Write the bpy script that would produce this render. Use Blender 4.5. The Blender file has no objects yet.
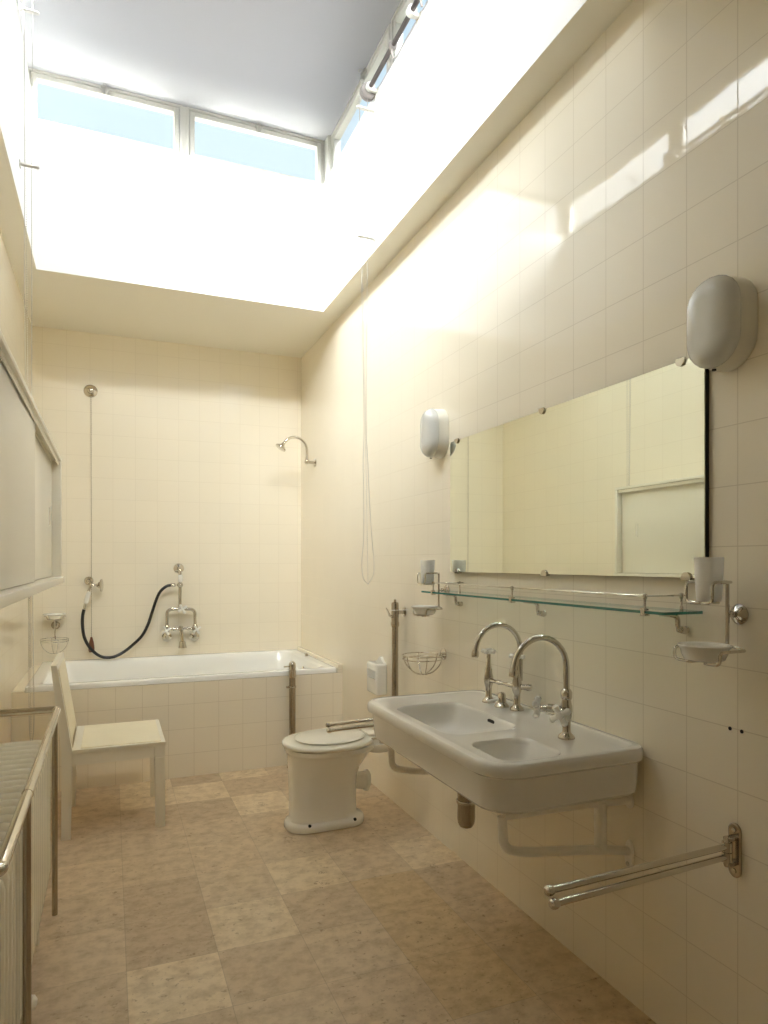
import bpy, bmesh, math, random
from mathutils import Vector, Matrix
random.seed(7)
PI = math.pi
SC = bpy.context.scene
COL = SC.collection

# ------------------------------------------------------------------ measures of the room (metres)
D = 1.363          # right wall
XL = -.487         # left wall
YB = 5.03          # back wall
YF = -2.40         # wall behind the camera
YT = 4.03          # front of the bath
ZC = 2.827         # low ceiling
WX0, WX1, WY0, WY1 = -.370, 1.242, 1.46, 4.05      # roof light well
ZW0, ZW1 = 3.625, 3.935                             # clerestory band
CAM_H = 1.242

# ------------------------------------------------------------------ materials
def nodes(name):
    m = bpy.data.materials.new(name); m.use_nodes = True
    nt = m.node_tree
    return m, nt, nt.nodes['Principled BSDF']

def N(nt, kind, **kw):
    n = nt.nodes.new(kind)
    for k, v in kw.items():
        setattr(n, k, v)
    return n

def plain(name, col, rough=.5, metal=0., spec=.5, coat=0., bump=0., bscale=40., vary=0.):
    m, nt, b = nodes(name)
    b.inputs['Base Color'].default_value = (*col, 1)
    b.inputs['Roughness'].default_value = rough
    b.inputs['Metallic'].default_value = metal
    b.inputs['Specular IOR Level'].default_value = spec
    b.inputs['Coat Weight'].default_value = coat
    tc = N(nt, 'ShaderNodeTexCoord')
    nz = N(nt, 'ShaderNodeTexNoise'); nz.inputs['Scale'].default_value = bscale; nz.inputs['Detail'].default_value = 4
    nt.links.new(tc.outputs['Object'], nz.inputs['Vector'])
    if bump:
        bp = N(nt, 'ShaderNodeBump'); bp.inputs['Strength'].default_value = bump; bp.inputs['Distance'].default_value = .002
        nt.links.new(nz.outputs['Fac'], bp.inputs['Height']); nt.links.new(bp.outputs['Normal'], b.inputs['Normal'])
    if vary:
        mx = N(nt, 'ShaderNodeMixRGB'); mx.inputs['Color1'].default_value = (*[c * (1 - vary) for c in col], 1)
        mx.inputs['Color2'].default_value = (*[min(1, c * (1 + vary)) for c in col], 1)
        nt.links.new(nz.outputs['Fac'], mx.inputs['Fac']); nt.links.new(mx.outputs['Color'], b.inputs['Base Color'])
    return m

def math_n(nt, op, a, b=None, c=None):
    n = N(nt, 'ShaderNodeMath', operation=op)
    for i, v in enumerate((a, b, c)):
        if v is None: continue
        if isinstance(v, (int, float)): n.inputs[i].default_value = v
        else: nt.links.new(v, n.inputs[i])
    return n.outputs[0]

def tile_mat(name, ax, pu, ou, pv, ov, col=(.862, .798, .660), half=.0011, jc=.55, flush=False):
    """square glazed wall tiles in running bond-free grid; ax = horizontal axis of the wall"""
    m, nt, b = nodes(name)
    g = N(nt, 'ShaderNodeTexCoord')
    s = N(nt, 'ShaderNodeSeparateXYZ'); nt.links.new(g.outputs['Object'], s.inputs[0])
    U = math_n(nt, 'DIVIDE', math_n(nt, 'SUBTRACT', s.outputs[ax], ou), pu)
    V = math_n(nt, 'DIVIDE', math_n(nt, 'SUBTRACT', s.outputs['Z'], ov), pv)
    def line(T, p):
        f = math_n(nt, 'ABSOLUTE', math_n(nt, 'SUBTRACT', math_n(nt, 'FRACT', math_n(nt, 'ADD', T, .5)), .5))
        return math_n(nt, 'MULTIPLY', f, p)          # metres from the nearest joint
    d = math_n(nt, 'MINIMUM', line(U, pu), line(V, pv))
    joint = N(nt, 'ShaderNodeMapRange'); joint.inputs['From Min'].default_value = half * .6
    joint.inputs['From Max'].default_value = half * 1.5; joint.inputs['To Min'].default_value = 1; joint.inputs['To Max'].default_value = 0
    nt.links.new(d, joint.inputs['Value'])
    cell = N(nt, 'ShaderNodeCombineXYZ')
    nt.links.new(math_n(nt, 'FLOOR', U), cell.inputs[0]); nt.links.new(math_n(nt, 'FLOOR', V), cell.inputs[1])
    wn = N(nt, 'ShaderNodeTexWhiteNoise'); wn.noise_dimensions = '3D'; nt.links.new(cell.outputs[0], wn.inputs['Vector'])
    c1 = N(nt, 'ShaderNodeMixRGB'); c1.inputs['Color1'].default_value = (*[c * .992 for c in col], 1)
    c1.inputs['Color2'].default_value = (*[c * 1.006 for c in col], 1); nt.links.new(wn.outputs['Value'], c1.inputs['Fac'])
    c2 = N(nt, 'ShaderNodeMixRGB'); c2.inputs['Color2'].default_value = (.47, .40, .28, 1)
    nt.links.new(math_n(nt, 'MULTIPLY', joint.outputs['Result'], jc), c2.inputs['Fac']); nt.links.new(c1.outputs['Color'], c2.inputs['Color1'])
    nt.links.new(c2.outputs['Color'], b.inputs['Base Color'])
    rg = N(nt, 'ShaderNodeMapRange'); rg.inputs['To Min'].default_value = .035; rg.inputs['To Max'].default_value = .06 if flush else .6
    nt.links.new(joint.outputs['Result'], rg.inputs['Value']); nt.links.new(rg.outputs['Result'], b.inputs['Roughness'])
    # every tile sits a hair out of plane and its glaze is slightly wavy
    nz = N(nt, 'ShaderNodeTexNoise'); nz.inputs['Scale'].default_value = 9; nz.inputs['Detail'].default_value = 2
    nt.links.new(g.outputs['Object'], nz.inputs['Vector'])
    dirv = N(nt, 'ShaderNodeVectorMath', operation='SUBTRACT'); dirv.inputs[1].default_value = (.5, .5, .5)
    nt.links.new(wn.outputs['Color'], dirv.inputs[0])
    sc = N(nt, 'ShaderNodeVectorMath', operation='SCALE'); sc.inputs['Scale'].default_value = .0045
    nt.links.new(dirv.outputs[0], sc.inputs[0])
    bp = N(nt, 'ShaderNodeBump'); bp.inputs['Strength'].default_value = .16; bp.inputs['Distance'].default_value = .0012
    hh = math_n(nt, 'SUBTRACT', math_n(nt, 'MULTIPLY', nz.outputs['Fac'], .9), math_n(nt, 'MULTIPLY', joint.outputs['Result'], .0 if flush else .7))
    nt.links.new(hh, bp.inputs['Height'])
    ad = N(nt, 'ShaderNodeVectorMath', operation='ADD'); nt.links.new(bp.outputs['Normal'], ad.inputs[0]); nt.links.new(sc.outputs[0], ad.inputs[1])
    nm = N(nt, 'ShaderNodeVectorMath', operation='NORMALIZE'); nt.links.new(ad.outputs[0], nm.inputs[0])
    nt.links.new(nm.outputs[0], b.inputs['Normal'])
    b.inputs['Specular IOR Level'].default_value = .5
    return m

def floor_mat():
    m, nt, b = nodes('limestone_slabs')
    at = N(nt, 'ShaderNodeAttribute'); at.attribute_name = 'slab_tone'
    g = N(nt, 'ShaderNodeTexCoord')
    n1 = N(nt, 'ShaderNodeTexNoise'); n1.inputs['Scale'].default_value = 17; n1.inputs['Detail'].default_value = 8; n1.inputs['Roughness'].default_value = .65
    n2 = N(nt, 'ShaderNodeTexNoise'); n2.inputs['Scale'].default_value = 40; n2.inputs['Detail'].default_value = 6; n2.inputs['Roughness'].default_value = .7
    n3 = N(nt, 'ShaderNodeTexNoise'); n3.inputs['Scale'].default_value = 3.1; n3.inputs['Detail'].default_value = 5
    mp = N(nt, 'ShaderNodeMapping'); mp.inputs['Scale'].default_value = (1, 1.2, 1)
    nt.links.new(g.outputs['Object'], mp.inputs['Vector'])
    for n in (n1, n2, n3): nt.links.new(mp.outputs[0], n.inputs['Vector'])
    r1 = N(nt, 'ShaderNodeValToRGB')
    r1.color_ramp.elements[0].position = .34; r1.color_ramp.elements[0].color = (.76, .70, .61, 1)
    r1.color_ramp.elements[1].position = .58; r1.color_ramp.elements[1].color = (1.08, 1.07, 1.04, 1)
    nt.links.new(n1.outputs['Fac'], r1.inputs['Fac'])
    m1 = N(nt, 'ShaderNodeMixRGB', blend_type='MULTIPLY'); m1.inputs['Fac'].default_value = .85
    nt.links.new(at.outputs['Color'], m1.inputs['Color1']); nt.links.new(r1.outputs['Color'], m1.inputs['Color2'])
    # brown fossil flecks and veins
    r2 = N(nt, 'ShaderNodeValToRGB')
    r2.color_ramp.elements[0].position = .57; r2.color_ramp.elements[0].color = (0, 0, 0, 1)
    r2.color_ramp.elements[1].position = .70; r2.color_ramp.elements[1].color = (1, 1, 1, 1)
    nt.links.new(n2.outputs['Fac'], r2.inputs['Fac'])
    r3 = N(nt, 'ShaderNodeValToRGB')
    r3.color_ramp.elements[0].position = .36; r3.color_ramp.elements[1].position = .52
    nt.links.new(n3.outputs['Fac'], r3.inputs['Fac'])
    fl = math_n(nt, 'MULTIPLY', math_n(nt, 'MULTIPLY', r2.outputs['Color'], r3.outputs['Color']), .85)
    m2 = N(nt, 'ShaderNodeMixRGB'); m2.inputs['Color2'].default_value = (.25, .15, .075, 1)
    nt.links.new(fl, m2.inputs['Fac']); nt.links.new(m1.outputs['Color'], m2.inputs['Color1'])
    # a few curling fossil outlines
    vo = N(nt, 'ShaderNodeTexVoronoi', feature='F1'); vo.inputs['Scale'].default_value = 4.6; vo.inputs['Randomness'].default_value = 1
    wv = N(nt, 'ShaderNodeVectorMath', operation='ADD')
    ws = N(nt, 'ShaderNodeVectorMath', operation='SCALE'); ws.inputs['Scale'].default_value = .14
    nt.links.new(n1.outputs['Color'], ws.inputs[0]); nt.links.new(g.outputs['Object'], wv.inputs[0]); nt.links.new(ws.outputs[0], wv.inputs[1])
    nt.links.new(wv.outputs[0], vo.inputs['Vector'])
    ring = math_n(nt, 'LESS_THAN', math_n(nt, 'ABSOLUTE', math_n(nt, 'SUBTRACT', vo.outputs['Distance'], .10)), .009)
    sx = N(nt, 'ShaderNodeSeparateColor'); nt.links.new(vo.outputs['Color'], sx.inputs[0])
    some = math_n(nt, 'GREATER_THAN', sx.outputs[0], .62)
    broken = math_n(nt, 'GREATER_THAN', n2.outputs['Fac'], .47)
    rf = math_n(nt, 'MULTIPLY', math_n(nt, 'MULTIPLY', math_n(nt, 'MULTIPLY', ring, some), broken), .75)
    m3 = N(nt, 'ShaderNodeMixRGB'); m3.inputs['Color2'].default_value = (.27, .175, .095, 1)
    nt.links.new(rf, m3.inputs['Fac']); nt.links.new(m2.outputs['Color'], m3.inputs['Color1'])
    # joints: distance to the slab grid
    s = N(nt, 'ShaderNodeSeparateXYZ'); nt.links.new(g.outputs['Object'], s.inputs[0])
    def line(o, p, off):
        T = math_n(nt, 'DIVIDE', math_n(nt, 'SUBTRACT', o, off), p)
        return math_n(nt, 'MULTIPLY', math_n(nt, 'ABSOLUTE', math_n(nt, 'SUBTRACT', math_n(nt, 'FRACT', math_n(nt, 'ADD', T, .5)), .5)), p)
    d = math_n(nt, 'MINIMUM', line(s.outputs['X'], .2725, .045), line(s.outputs['Y'], .2835, 1.895))
    jr = N(nt, 'ShaderNodeMapRange'); jr.inputs['From Min'].default_value = .0006; jr.inputs['From Max'].default_value = .0018
    jr.inputs['To Min'].default_value = .4; jr.inputs['To Max'].default_value = 0
    nt.links.new(d, jr.inputs['Value'])
    m4 = N(nt, 'ShaderNodeMixRGB'); m4.inputs['Color2'].default_value = (.30, .235, .165, 1)
    nt.links.new(jr.outputs['Result'], m4.inputs['Fac']); nt.links.new(m3.outputs['Color'], m4.inputs['Color1'])
    nt.links.new(m4.outputs['Color'], b.inputs['Base Color'])
    rr = N(nt, 'ShaderNodeMapRange'); rr.inputs['To Min'].default_value = .38; rr.inputs['To Max'].default_value = .6
    nt.links.new(n1.outputs['Fac'], rr.inputs['Value']); nt.links.new(rr.outputs['Result'], b.inputs['Roughness'])
    b.inputs['Specular IOR Level'].default_value = .4
    bp = N(nt, 'ShaderNodeBump'); bp.inputs['Strength'].default_value = .15; bp.inputs['Distance'].default_value = .001
    nt.links.new(n2.outputs['Fac'], bp.inputs['Height']); nt.links.new(bp.outputs['Normal'], b.inputs['Normal'])
    return m

def glass_mat(name, tint, gloss=True):
    m = bpy.data.materials.new(name); m.use_nodes = True; nt = m.node_tree
    nt.nodes.clear()
    out = N(nt, 'ShaderNodeOutputMaterial'); t = N(nt, 'ShaderNodeBsdfTransparent'); t.inputs['Color'].default_value = (*tint, 1)
    gl = N(nt, 'ShaderNodeBsdfGlossy'); gl.inputs['Roughness'].default_value = .02; gl.inputs['Color'].default_value = (1, 1, 1, 1)
    fr = N(nt, 'ShaderNodeFresnel'); fr.inputs['IOR'].default_value = 1.5
    mx = N(nt, 'ShaderNodeMixShader')
    ge = N(nt, 'ShaderNodeNewGeometry')
    nt.links.new(math_n(nt, 'MULTIPLY', fr.outputs[0], math_n(nt, 'SUBTRACT', 1., ge.outputs['Backfacing'])), mx.inputs[0]); nt.links.new(t.outputs[0], mx.inputs[1]); nt.links.new(gl.outputs[0], mx.inputs[2])
    nt.links.new(mx.outputs[0], out.inputs[0])
    return m

M = dict(
    tile_r=tile_mat('cream_tiles_right_wall', 'Y', .1505, 1.290, .1435, -.010),
    tile_l=tile_mat('cream_tiles_left_wall', 'Y', .1505, 1.240, .1485, .05, jc=.20, flush=True),
    tile_b=tile_mat('cream_tiles_back_wall', 'X', .1465, .016, .1485, .05, jc=.32),
    tile_a=tile_mat('cream_tiles_bath_apron', 'X', .1415, .0265, .1435, -.008),
    floor=floor_mat(),
    plaster=plain('warm_plaster', (.82, .79, .70), .75, bump=.08, bscale=60),
    white=plain('white_plaster', (.92, .92, .92), .8, bump=.06, bscale=60),
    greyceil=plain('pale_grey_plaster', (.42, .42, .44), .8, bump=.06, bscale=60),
    winframe=plain('cream_window_paint', (.66, .645, .585), .35),
    pane=glass_mat('window_glass', (.97, .98, .98)),
    shelfglass=glass_mat('shelf_glass', (.90, .95, .92)),
    glassedge=plain('green_glass_edge', (.05, .21, .17), .12, spec=.8),
    chrome=plain('polished_nickel', (.63, .59, .52), .05, 1.),
    chromed=plain('aged_nickel', (.46, .40, .32), .16, 1., vary=.1, bscale=25),
    porcelain=plain('white_porcelain', (.86, .85, .81), .10, coat=.3),
    sink=plain('white_fireclay', (.80, .785, .745), .09, coat=.3),
    enamel=plain('white_enamel', (.88, .88, .85), .10, coat=.2),
    seatw=plain('ivory_toilet_seat', (.84, .82, .73), .22),
    paint=plain('ivory_gloss_paint', (.80, .765, .66), .28),
    cabpaint=plain('cabinet_paint', (.86, .83, .735), .25),
    chairw=plain('white_chair_paint', (.82, .785, .68), .35),
    chairp=plain('cream_chair_panel', (.88, .82, .64), .4, vary=.05, bscale=9),
    bracket=plain('painted_iron', (.88, .85, .77), .35),
    rad=plain('radiator_enamel', (.89, .85, .71), .25),
    lampc=plain('opal_glass_cover', (.66, .665, .64), .13, coat=.4),
    lampb=plain('ivory_lamp_base', (.80, .78, .70), .3),
    frost=plain('frosted_white_glass', (.90, .90, .88), .3),
    black=plain('black_rubber', (.012, .012, .012), .35),
    dark=plain('dark_gap', (.02, .018, .015), .6),
    brown=plain('brown_wood_pull', (.16, .055, .022), .35),
    shaft=plain('dark_bronze_rod', (.10, .085, .08), .4, .6),
    wheel=plain('grey_brown_wheel', (.27, .24, .22), .5, .2),
    galv=plain('galvanised_metal', (.52, .50, .46), .4, .8),
    chain=plain('nickel_bead_chain', (.50, .48, .44), .3, .6),
    addeddoor=plain('added_dark_door', (.07, .04, .022), .3, vary=.3, bscale=6),
    mirror=plain('silvered_mirror', (.87, .91, .83), .0, 1.),
)

def frosted(name, col):
    m, nt, b = nodes(name)
    b.inputs['Base Color'].default_value = (*col, 1); b.inputs['Roughness'].default_value = .3
    tr = N(nt, 'ShaderNodeBsdfTranslucent'); tr.inputs['Color'].default_value = (*col, 1)
    mx = N(nt, 'ShaderNodeMixShader'); mx.inputs[0].default_value = .45
    nt.links.new(b.outputs[0], mx.inputs[1]); nt.links.new(tr.outputs[0], mx.inputs[2])
    nt.links.new(mx.outputs[0], nt.nodes['Material Output'].inputs['Surface'])
    return m
M['frost'] = frosted('frosted_white_tumbler', (.95, .95, .94))

# ------------------------------------------------------------------ mesh helpers
def BM(): return bmesh.new()

def obj(name, bm, mat, parent=None, smooth=35, mats=None):
    me = bpy.data.meshes.new(name)
    bmesh.ops.recalc_face_normals(bm, faces=bm.faces[:])
    bm.to_mesh(me); bm.free()
    for mm in (mats or [mat]): me.materials.append(mm)
    if smooth:
        me.shade_smooth(); me.set_sharp_from_angle(angle=math.radians(smooth))
    o = bpy.data.objects.new(name, me); COL.objects.link(o)
    if parent is not None:
        o.parent = parent
        if parent.type == 'EMPTY': o.matrix_parent_inverse = Matrix.Translation(-parent.location)   # meshes are built in room coordinates
    return o

def tag(o, label, cat, group=None):
    o['label'] = label; o['category'] = cat; o['kind'] = 'thing'
    if group: o['group'] = group
    return o

def thing(name, label, cat, loc, group=None):
    o = bpy.data.objects.new(name, None); COL.objects.link(o)
    o.location = loc; o.empty_display_size = .05
    return tag(o, label, cat, group)

def struct(name, bm, mat, smooth=0, parent=None, mats=None):
    o = obj(name, bm, mat, parent, smooth, mats)
    if parent is None: o['kind'] = 'structure'
    return o

def dup(root, delta, label, group=None):
    r = root.copy(); COL.objects.link(r)
    r.location = root.location + Vector(delta); r['label'] = label
    if group: r['group'] = group
    for ch in root.children:
        c = ch.copy(); COL.objects.link(c); c.parent = r; c.matrix_parent_inverse = ch.matrix_parent_inverse.copy()
        for gch in ch.children:
            d = gch.copy(); COL.objects.link(d); d.parent = c; d.matrix_parent_inverse = gch.matrix_parent_inverse.copy()
    return r

def box(bm, x0, x1, y0, y1, z0, z1, bev=0., seg=2):
    r = bmesh.ops.create_cube(bm, size=1)
    vs = r['verts']
    bmesh.ops.scale(bm, vec=(x1 - x0, y1 - y0, z1 - z0), verts=vs)
    bmesh.ops.translate(bm, vec=((x0 + x1) / 2, (y0 + y1) / 2, (z0 + z1) / 2), verts=vs)
    if bev:
        es = list({e for v in vs for e in v.link_edges})
        bmesh.ops.bevel(bm, geom=es, offset=bev, segments=seg, profile=.5, affect='EDGES')

def loft(bm, rings, cap0=True, cap1=True, closed=False):
    vr = [[bm.verts.new(p) for p in r] for r in rings]
    n = len(vr[0])
    pairs = list(zip(vr, vr[1:])) + ([(vr[-1], vr[0])] if closed else [])
    for a, b in pairs:
        for i in range(n):
            j = (i + 1) % n
            bm.faces.new((a[i], a[j], b[j], b[i]))
    if not closed:
        if cap0: bm.faces.new(vr[0])
        if cap1: bm.faces.new(vr[-1])

def rrect(cx, cy, hx, hy, r, z, n=6):
    """rounded rectangle in a horizontal plane; r = one radius or four (++, -+, --, +-)"""
    rs = r if isinstance(r, (list, tuple)) else [r] * 4
    out = []
    for q, (sx, sy) in enumerate(((1, 1), (-1, 1), (-1, -1), (1, -1))):
        rr = max(1e-4, min(rs[q], hx, hy))
        ox, oy = cx + sx * (hx - rr), cy + sy * (hy - rr)
        for k in range(n + 1):
            a = q * PI / 2 + k / n * PI / 2
            out.append((ox + rr * math.cos(a), oy + rr * math.sin(a), z))
    return out

def oval(cx, cy, rx, ry, z, n=40, e=2., back=None):
    out = []
    for k in range(n):
        a = 2 * PI * k / n
        c, s = math.cos(a), math.sin(a)
        x = math.copysign(abs(c) ** (2 / e), c); y = math.copysign(abs(s) ** (2 / e), s)
        w = 1.
        if back is not None and c > 0: w = 1 - back * c * c
        out.append((cx + rx * x, cy + ry * y * w, z))
    return out

def frame_of(t):
    t = t.normalized()
    up = Vector((0, 0, 1)) if abs(t.z) < .95 else Vector((1, 0, 0))
    a = t.cross(up).normalized(); b = t.cross(a).normalized()
    return a, b

def tube(bm, pts, r, seg=10, closed=False, caps=True):
    P = [Vector(p) for p in pts]
    n = len(P)
    rs = list(r) if isinstance(r, (list, tuple)) else [r] * n
    if len(rs) != n: rs = [rs[min(len(rs) - 1, int(i * len(rs) / n))] for i in range(n)]
    T = []
    for i in range(n):
        if closed: t = P[(i + 1) % n] - P[i - 1]
        elif i == 0: t = P[1] - P[0]
        elif i == n - 1: t = P[-1] - P[-2]
        else: t = (P[i + 1] - P[i]).normalized() + (P[i] - P[i - 1]).normalized()
        T.append(t.normalized())
    a, b = frame_of(T[0])
    rings = []
    for i in range(n):
        if i:
            q = T[i - 1].rotation_difference(T[i]); a = q @ a; b = q @ b
        rings.append([P[i] + (a * math.cos(2 * PI * k / seg) + b * math.sin(2 * PI * k / seg)) * rs[i] for k in range(seg)])
    loft(bm, rings, caps, caps, closed)

def lathe(bm, prof, origin, axis=(0, 0, 1), seg=20):
    """prof = [(radius, distance along axis)]"""
    ax = Vector(axis).normalized(); a, b = frame_of(ax); o = Vector(origin)
    rings = [[o + ax * h + (a * math.cos(2 * PI * k / seg) + b * math.sin(2 * PI * k / seg)) * max(r, 1e-5) for k in range(seg)] for r, h in prof]
    loft(bm, rings)

def round_path(pts, r, n=5):
    """polyline with its inner corners rounded off"""
    P = [Vector(p) for p in pts]; out = [P[0]]
    for i in range(1, len(P) - 1):
        u = P[i - 1] - P[i]; v = P[i + 1] - P[i]
        k = min(r, u.length * .48, v.length * .48)
        A = P[i] + u.normalized() * k; B = P[i] + v.normalized() * k
        for j in range(n + 1):
            t = j / n
            out.append(A * (1 - t) ** 2 + P[i] * 2 * t * (1 - t) + B * t * t)
    out.append(P[-1])
    return out

def spline(pts, n=8):
    P = [Vector(p) for p in pts]; P = [2 * P[0] - P[1]] + P + [2 * P[-1] - P[-2]]
    out = []
    for i in range(1, len(P) - 2):
        p0, p1, p2, p3 = P[i - 1:i + 3]
        for j in range(n):
            t = j / n
            out.append(.5 * ((2 * p1) + (p2 - p0) * t + (2 * p0 - 5 * p1 + 4 * p2 - p3) * t * t + (3 * p1 - p0 - 3 * p2 + p3) * t ** 3))
    out.append(P[-2])
    return out

def ball(bm, c, r, u=12, v=8, sc=(1, 1, 1)):
    q = bmesh.ops.create_uvsphere(bm, u_segments=u, v_segments=v, radius=r)
    bmesh.ops.scale(bm, vec=sc, verts=q['verts']); bmesh.ops.translate(bm, vec=c, verts=q['verts'])

def beads(bm, pts, r, step):
    """bead chain: tiny beads on a thin wire along a polyline"""
    P = [Vector(p) for p in pts]
    tube(bm, P, r * .35, 4)
    acc = 0.
    for A, B in zip(P, P[1:]):
        L = (B - A).length; t = acc
        while t < L:
            c = A + (B - A) * (t / L)
            vs = [bm.verts.new(c + Vector(d) * r) for d in ((1, 0, 0), (0, 1, 0), (-1, 0, 0), (0, -1, 0), (0, 0, 1), (0, 0, -1))]
            for i in range(4):
                bm.faces.new((vs[i], vs[(i + 1) % 4], vs[4])); bm.faces.new((vs[(i + 1) % 4], vs[i], vs[5]))
            t += step
        acc = t - L

def boolean(o, cutters):
    for i, c in enumerate(cutters):
        md = o.modifiers.new('cut%d' % i, 'BOOLEAN'); md.operation = 'DIFFERENCE'; md.solver = 'EXACT'; md.object = c
    dg = bpy.context.evaluated_depsgraph_get()
    me = bpy.data.meshes.new_from_object(o.evaluated_get(dg))
    o.modifiers.clear(); o.data = me
    for c in cutters: bpy.data.objects.remove(c, do_unlink=True)
    me.shade_smooth(); me.set_sharp_from_angle(angle=math.radians(32))

# ------------------------------------------------------------------ the room
bm = BM()                                            # floor of limestone slabs, one face per slab
PX, OX, PY, OY = .2725, .045, .2835, 1.895
lay = bm.loops.layers.float_color.new('slab_tone')
tones = {'l': (.735, .62, .455), 'm': (.635, .515, .37), 'd': (.585, .465, .33), 'p': (.665, .548, .40), 'y': (.61, .475, .30)}
known = {(0, 0): 'l', (0, 1): 'd', (0, 2): 'd', (0, 3): 'm', (1, 1): 'l', (1, 2): 'p', (1, 0): 'm', (1, 3): 'm', (2, 0): 'p', (2, 1): 'm', (2, 2): 'l', (2, 3): 'p',
         (2, 4): 'm', (1, 4): 'm', (0, 4): 'm', (3, 1): 'y', (3, 2): 'p', (3, 0): 'y', (3, -1): 'y', (4, 1): 'm', (4, 0): 'm', (0, 5): 'd', (1, 5): 'd', (0, 6): 'l', (1, 6): 'l',
         (2, 5): 'l', (2, 6): 'd', (1, 7): 'd', (0, 7): 'l', (2, 7): 'l', (3, 7): 'p', (-1, 0): 'm', (-1, 1): 'm', (-1, 2): 'm', (-1, 3): 'm', (-1, 4): 'm', (-1, 5): 'd', (-1, 6): 'm'}
xs = [XL - .06] + [OX + PX * i for i in range(-1, 5)] + [D + .06]
ys = [OY + PY * j for j in range(-11, 12)]
for i in range(len(xs) - 1):
    for j in range(len(ys) - 1):
        ci = int(math.floor(((xs[i] + xs[i + 1]) / 2 - OX) / PX)); cj = int(round((ys[j] - OY) / PY))
        f = bm.faces.new([bm.verts.new((x, y, 0)) for x, y in ((xs[i], ys[j]), (xs[i + 1], ys[j]), (xs[i + 1], ys[j + 1]), (xs[i], ys[j + 1]))])
        t = tones[known.get((ci, cj)) or random.choice('lmmpd')]; k = random.uniform(.96, 1.04)
        for lp in f.loops: lp[lay] = (t[0] * k, t[1] * k, t[2] * k, 1)
bmesh.ops.remove_doubles(bm, verts=bm.verts[:], dist=1e-5)
g = bmesh.ops.extrude_face_region(bm, geom=bm.faces[:])
bmesh.ops.translate(bm, vec=(0, 0, -.08), verts=[v for v in g['geom'] if isinstance(v, bmesh.types.BMVert)])
struct('floor', bm, M['floor'])

bm = BM(); box(bm, D, D + .2, YF - .2, YB + .2, 0, ZC); struct('wall_right', bm, M['tile_r'])
bm = BM(); box(bm, XL - .2, D, YB, YB + .2, 0, ZC); struct('wall_back', bm, M['tile_b'])
bm = BM(); box(bm, XL - .2, XL, YF - .2, YB, 0, ZC); struct('wall_left', bm, M['tile_l'])
bm = BM(); box(bm, XL, D, YF - .2, YF, 0, ZC); struct('wall_front', bm, M['tile_b'])

bm = BM(); box(bm, .02, .06 + .95, YF, YF + .012, .0005, 2.14); box(bm, .02, .07, YF + .0125, YF + .022, .0005, 2.14); box(bm, .96, 1.01, YF + .0125, YF + .022, .0005, 2.14); box(bm, .0705, .9595, YF + .0125, YF + .022, 2.09, 2.14)  # unseen dark door, added so the nickel has something dark to reflect
dr = struct('added_door_1', bm, M['addeddoor'])
bm = BM(); tube(bm, round_path([(.15, YF + .0125, 1.02), (.15, YF + .055, 1.02), (.27, YF + .055, 1.02)], .015, 5), .009, 10); obj('added_door_handle', bm, M['chrome'], dr)

def ring_slab(bm, X0, X1, Y0, Y1, x0, x1, y0, y1, z0, z1):
    outer = [(X0, Y0), (X1, Y0), (X1, Y1), (X0, Y1)]; inner = [(x0, y0), (x1, y0), (x1, y1), (x0, y1)]
    V = {}
    for nme, L in (('o', outer), ('i', inner)):
        for z in (z0, z1): V[nme, z] = [bm.verts.new((x, y, z)) for x, y in L]
    for k in range(4):
        j = (k + 1) % 4
        bm.faces.new((V['o', z0][k], V['i', z0][k], V['i', z0][j], V['o', z0][j]))
        bm.faces.new((V['o', z1][k], V['o', z1][j], V['i', z1][j], V['i', z1][k]))
        bm.faces.new((V['o', z0][k], V['o', z0][j], V['o', z1][j], V['o', z1][k]))
        bm.faces.new((V['i', z0][k], V['i', z1][k], V['i', z1][j], V['i', z0][j]))
bm = BM(); ring_slab(bm, XL - .2, D + .2, YF - .2, YB + .2, WX0 - .0005, WX1 + .0005, WY0 - .0005, WY1 + .0005, ZC, ZC + .0004)
box(bm, XL - .2, D + .2, YF - .2, WY0 - .2, ZC + .0004, ZC + .12); box(bm, XL - .2, D + .2, WY1 + .2, YB + .2, ZC + .0004, ZC + .12)
box(bm, XL - .2, WX0 - .098, WY0 - .2, WY1 + .2, ZC + .0004, ZC + .12); box(bm, WX1 + .098, D + .2, WY0 - .2, WY1 + .2, ZC + .0004, ZC + .12)
struct('ceiling', bm, M['plaster'])
TH = .096                                             # walls of the roof light
bm = BM(); box(bm, WX0 - TH, WX0, WY0 - TH, WY1 + TH, ZC + .0005, ZW0); struct('wall_lightwell_left', bm, M['white'])
bm = BM(); box(bm, WX1, WX1 + TH, WY0 - TH, WY1 + TH, ZC + .0005, ZW0); struct('wall_lightwell_right', bm, M['white'])
bm = BM(); box(bm, WX0, WX1, WY1, WY1 + TH, ZC + .0005, ZW0); struct('wall_lightwell_back', bm, M['white'])
bm = BM(); box(bm, WX0, WX1, WY0 - TH, WY0, ZC + .0005, ZW0); struct('wall_lightwell_front', bm, M['white'])
bm = BM(); box(bm, WX0 - TH, WX1 + TH, WY0 - TH, WY1 + TH, ZW1, ZW1 + .15); struct('ceiling_lightwell', bm, M['greyceil'])

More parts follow.
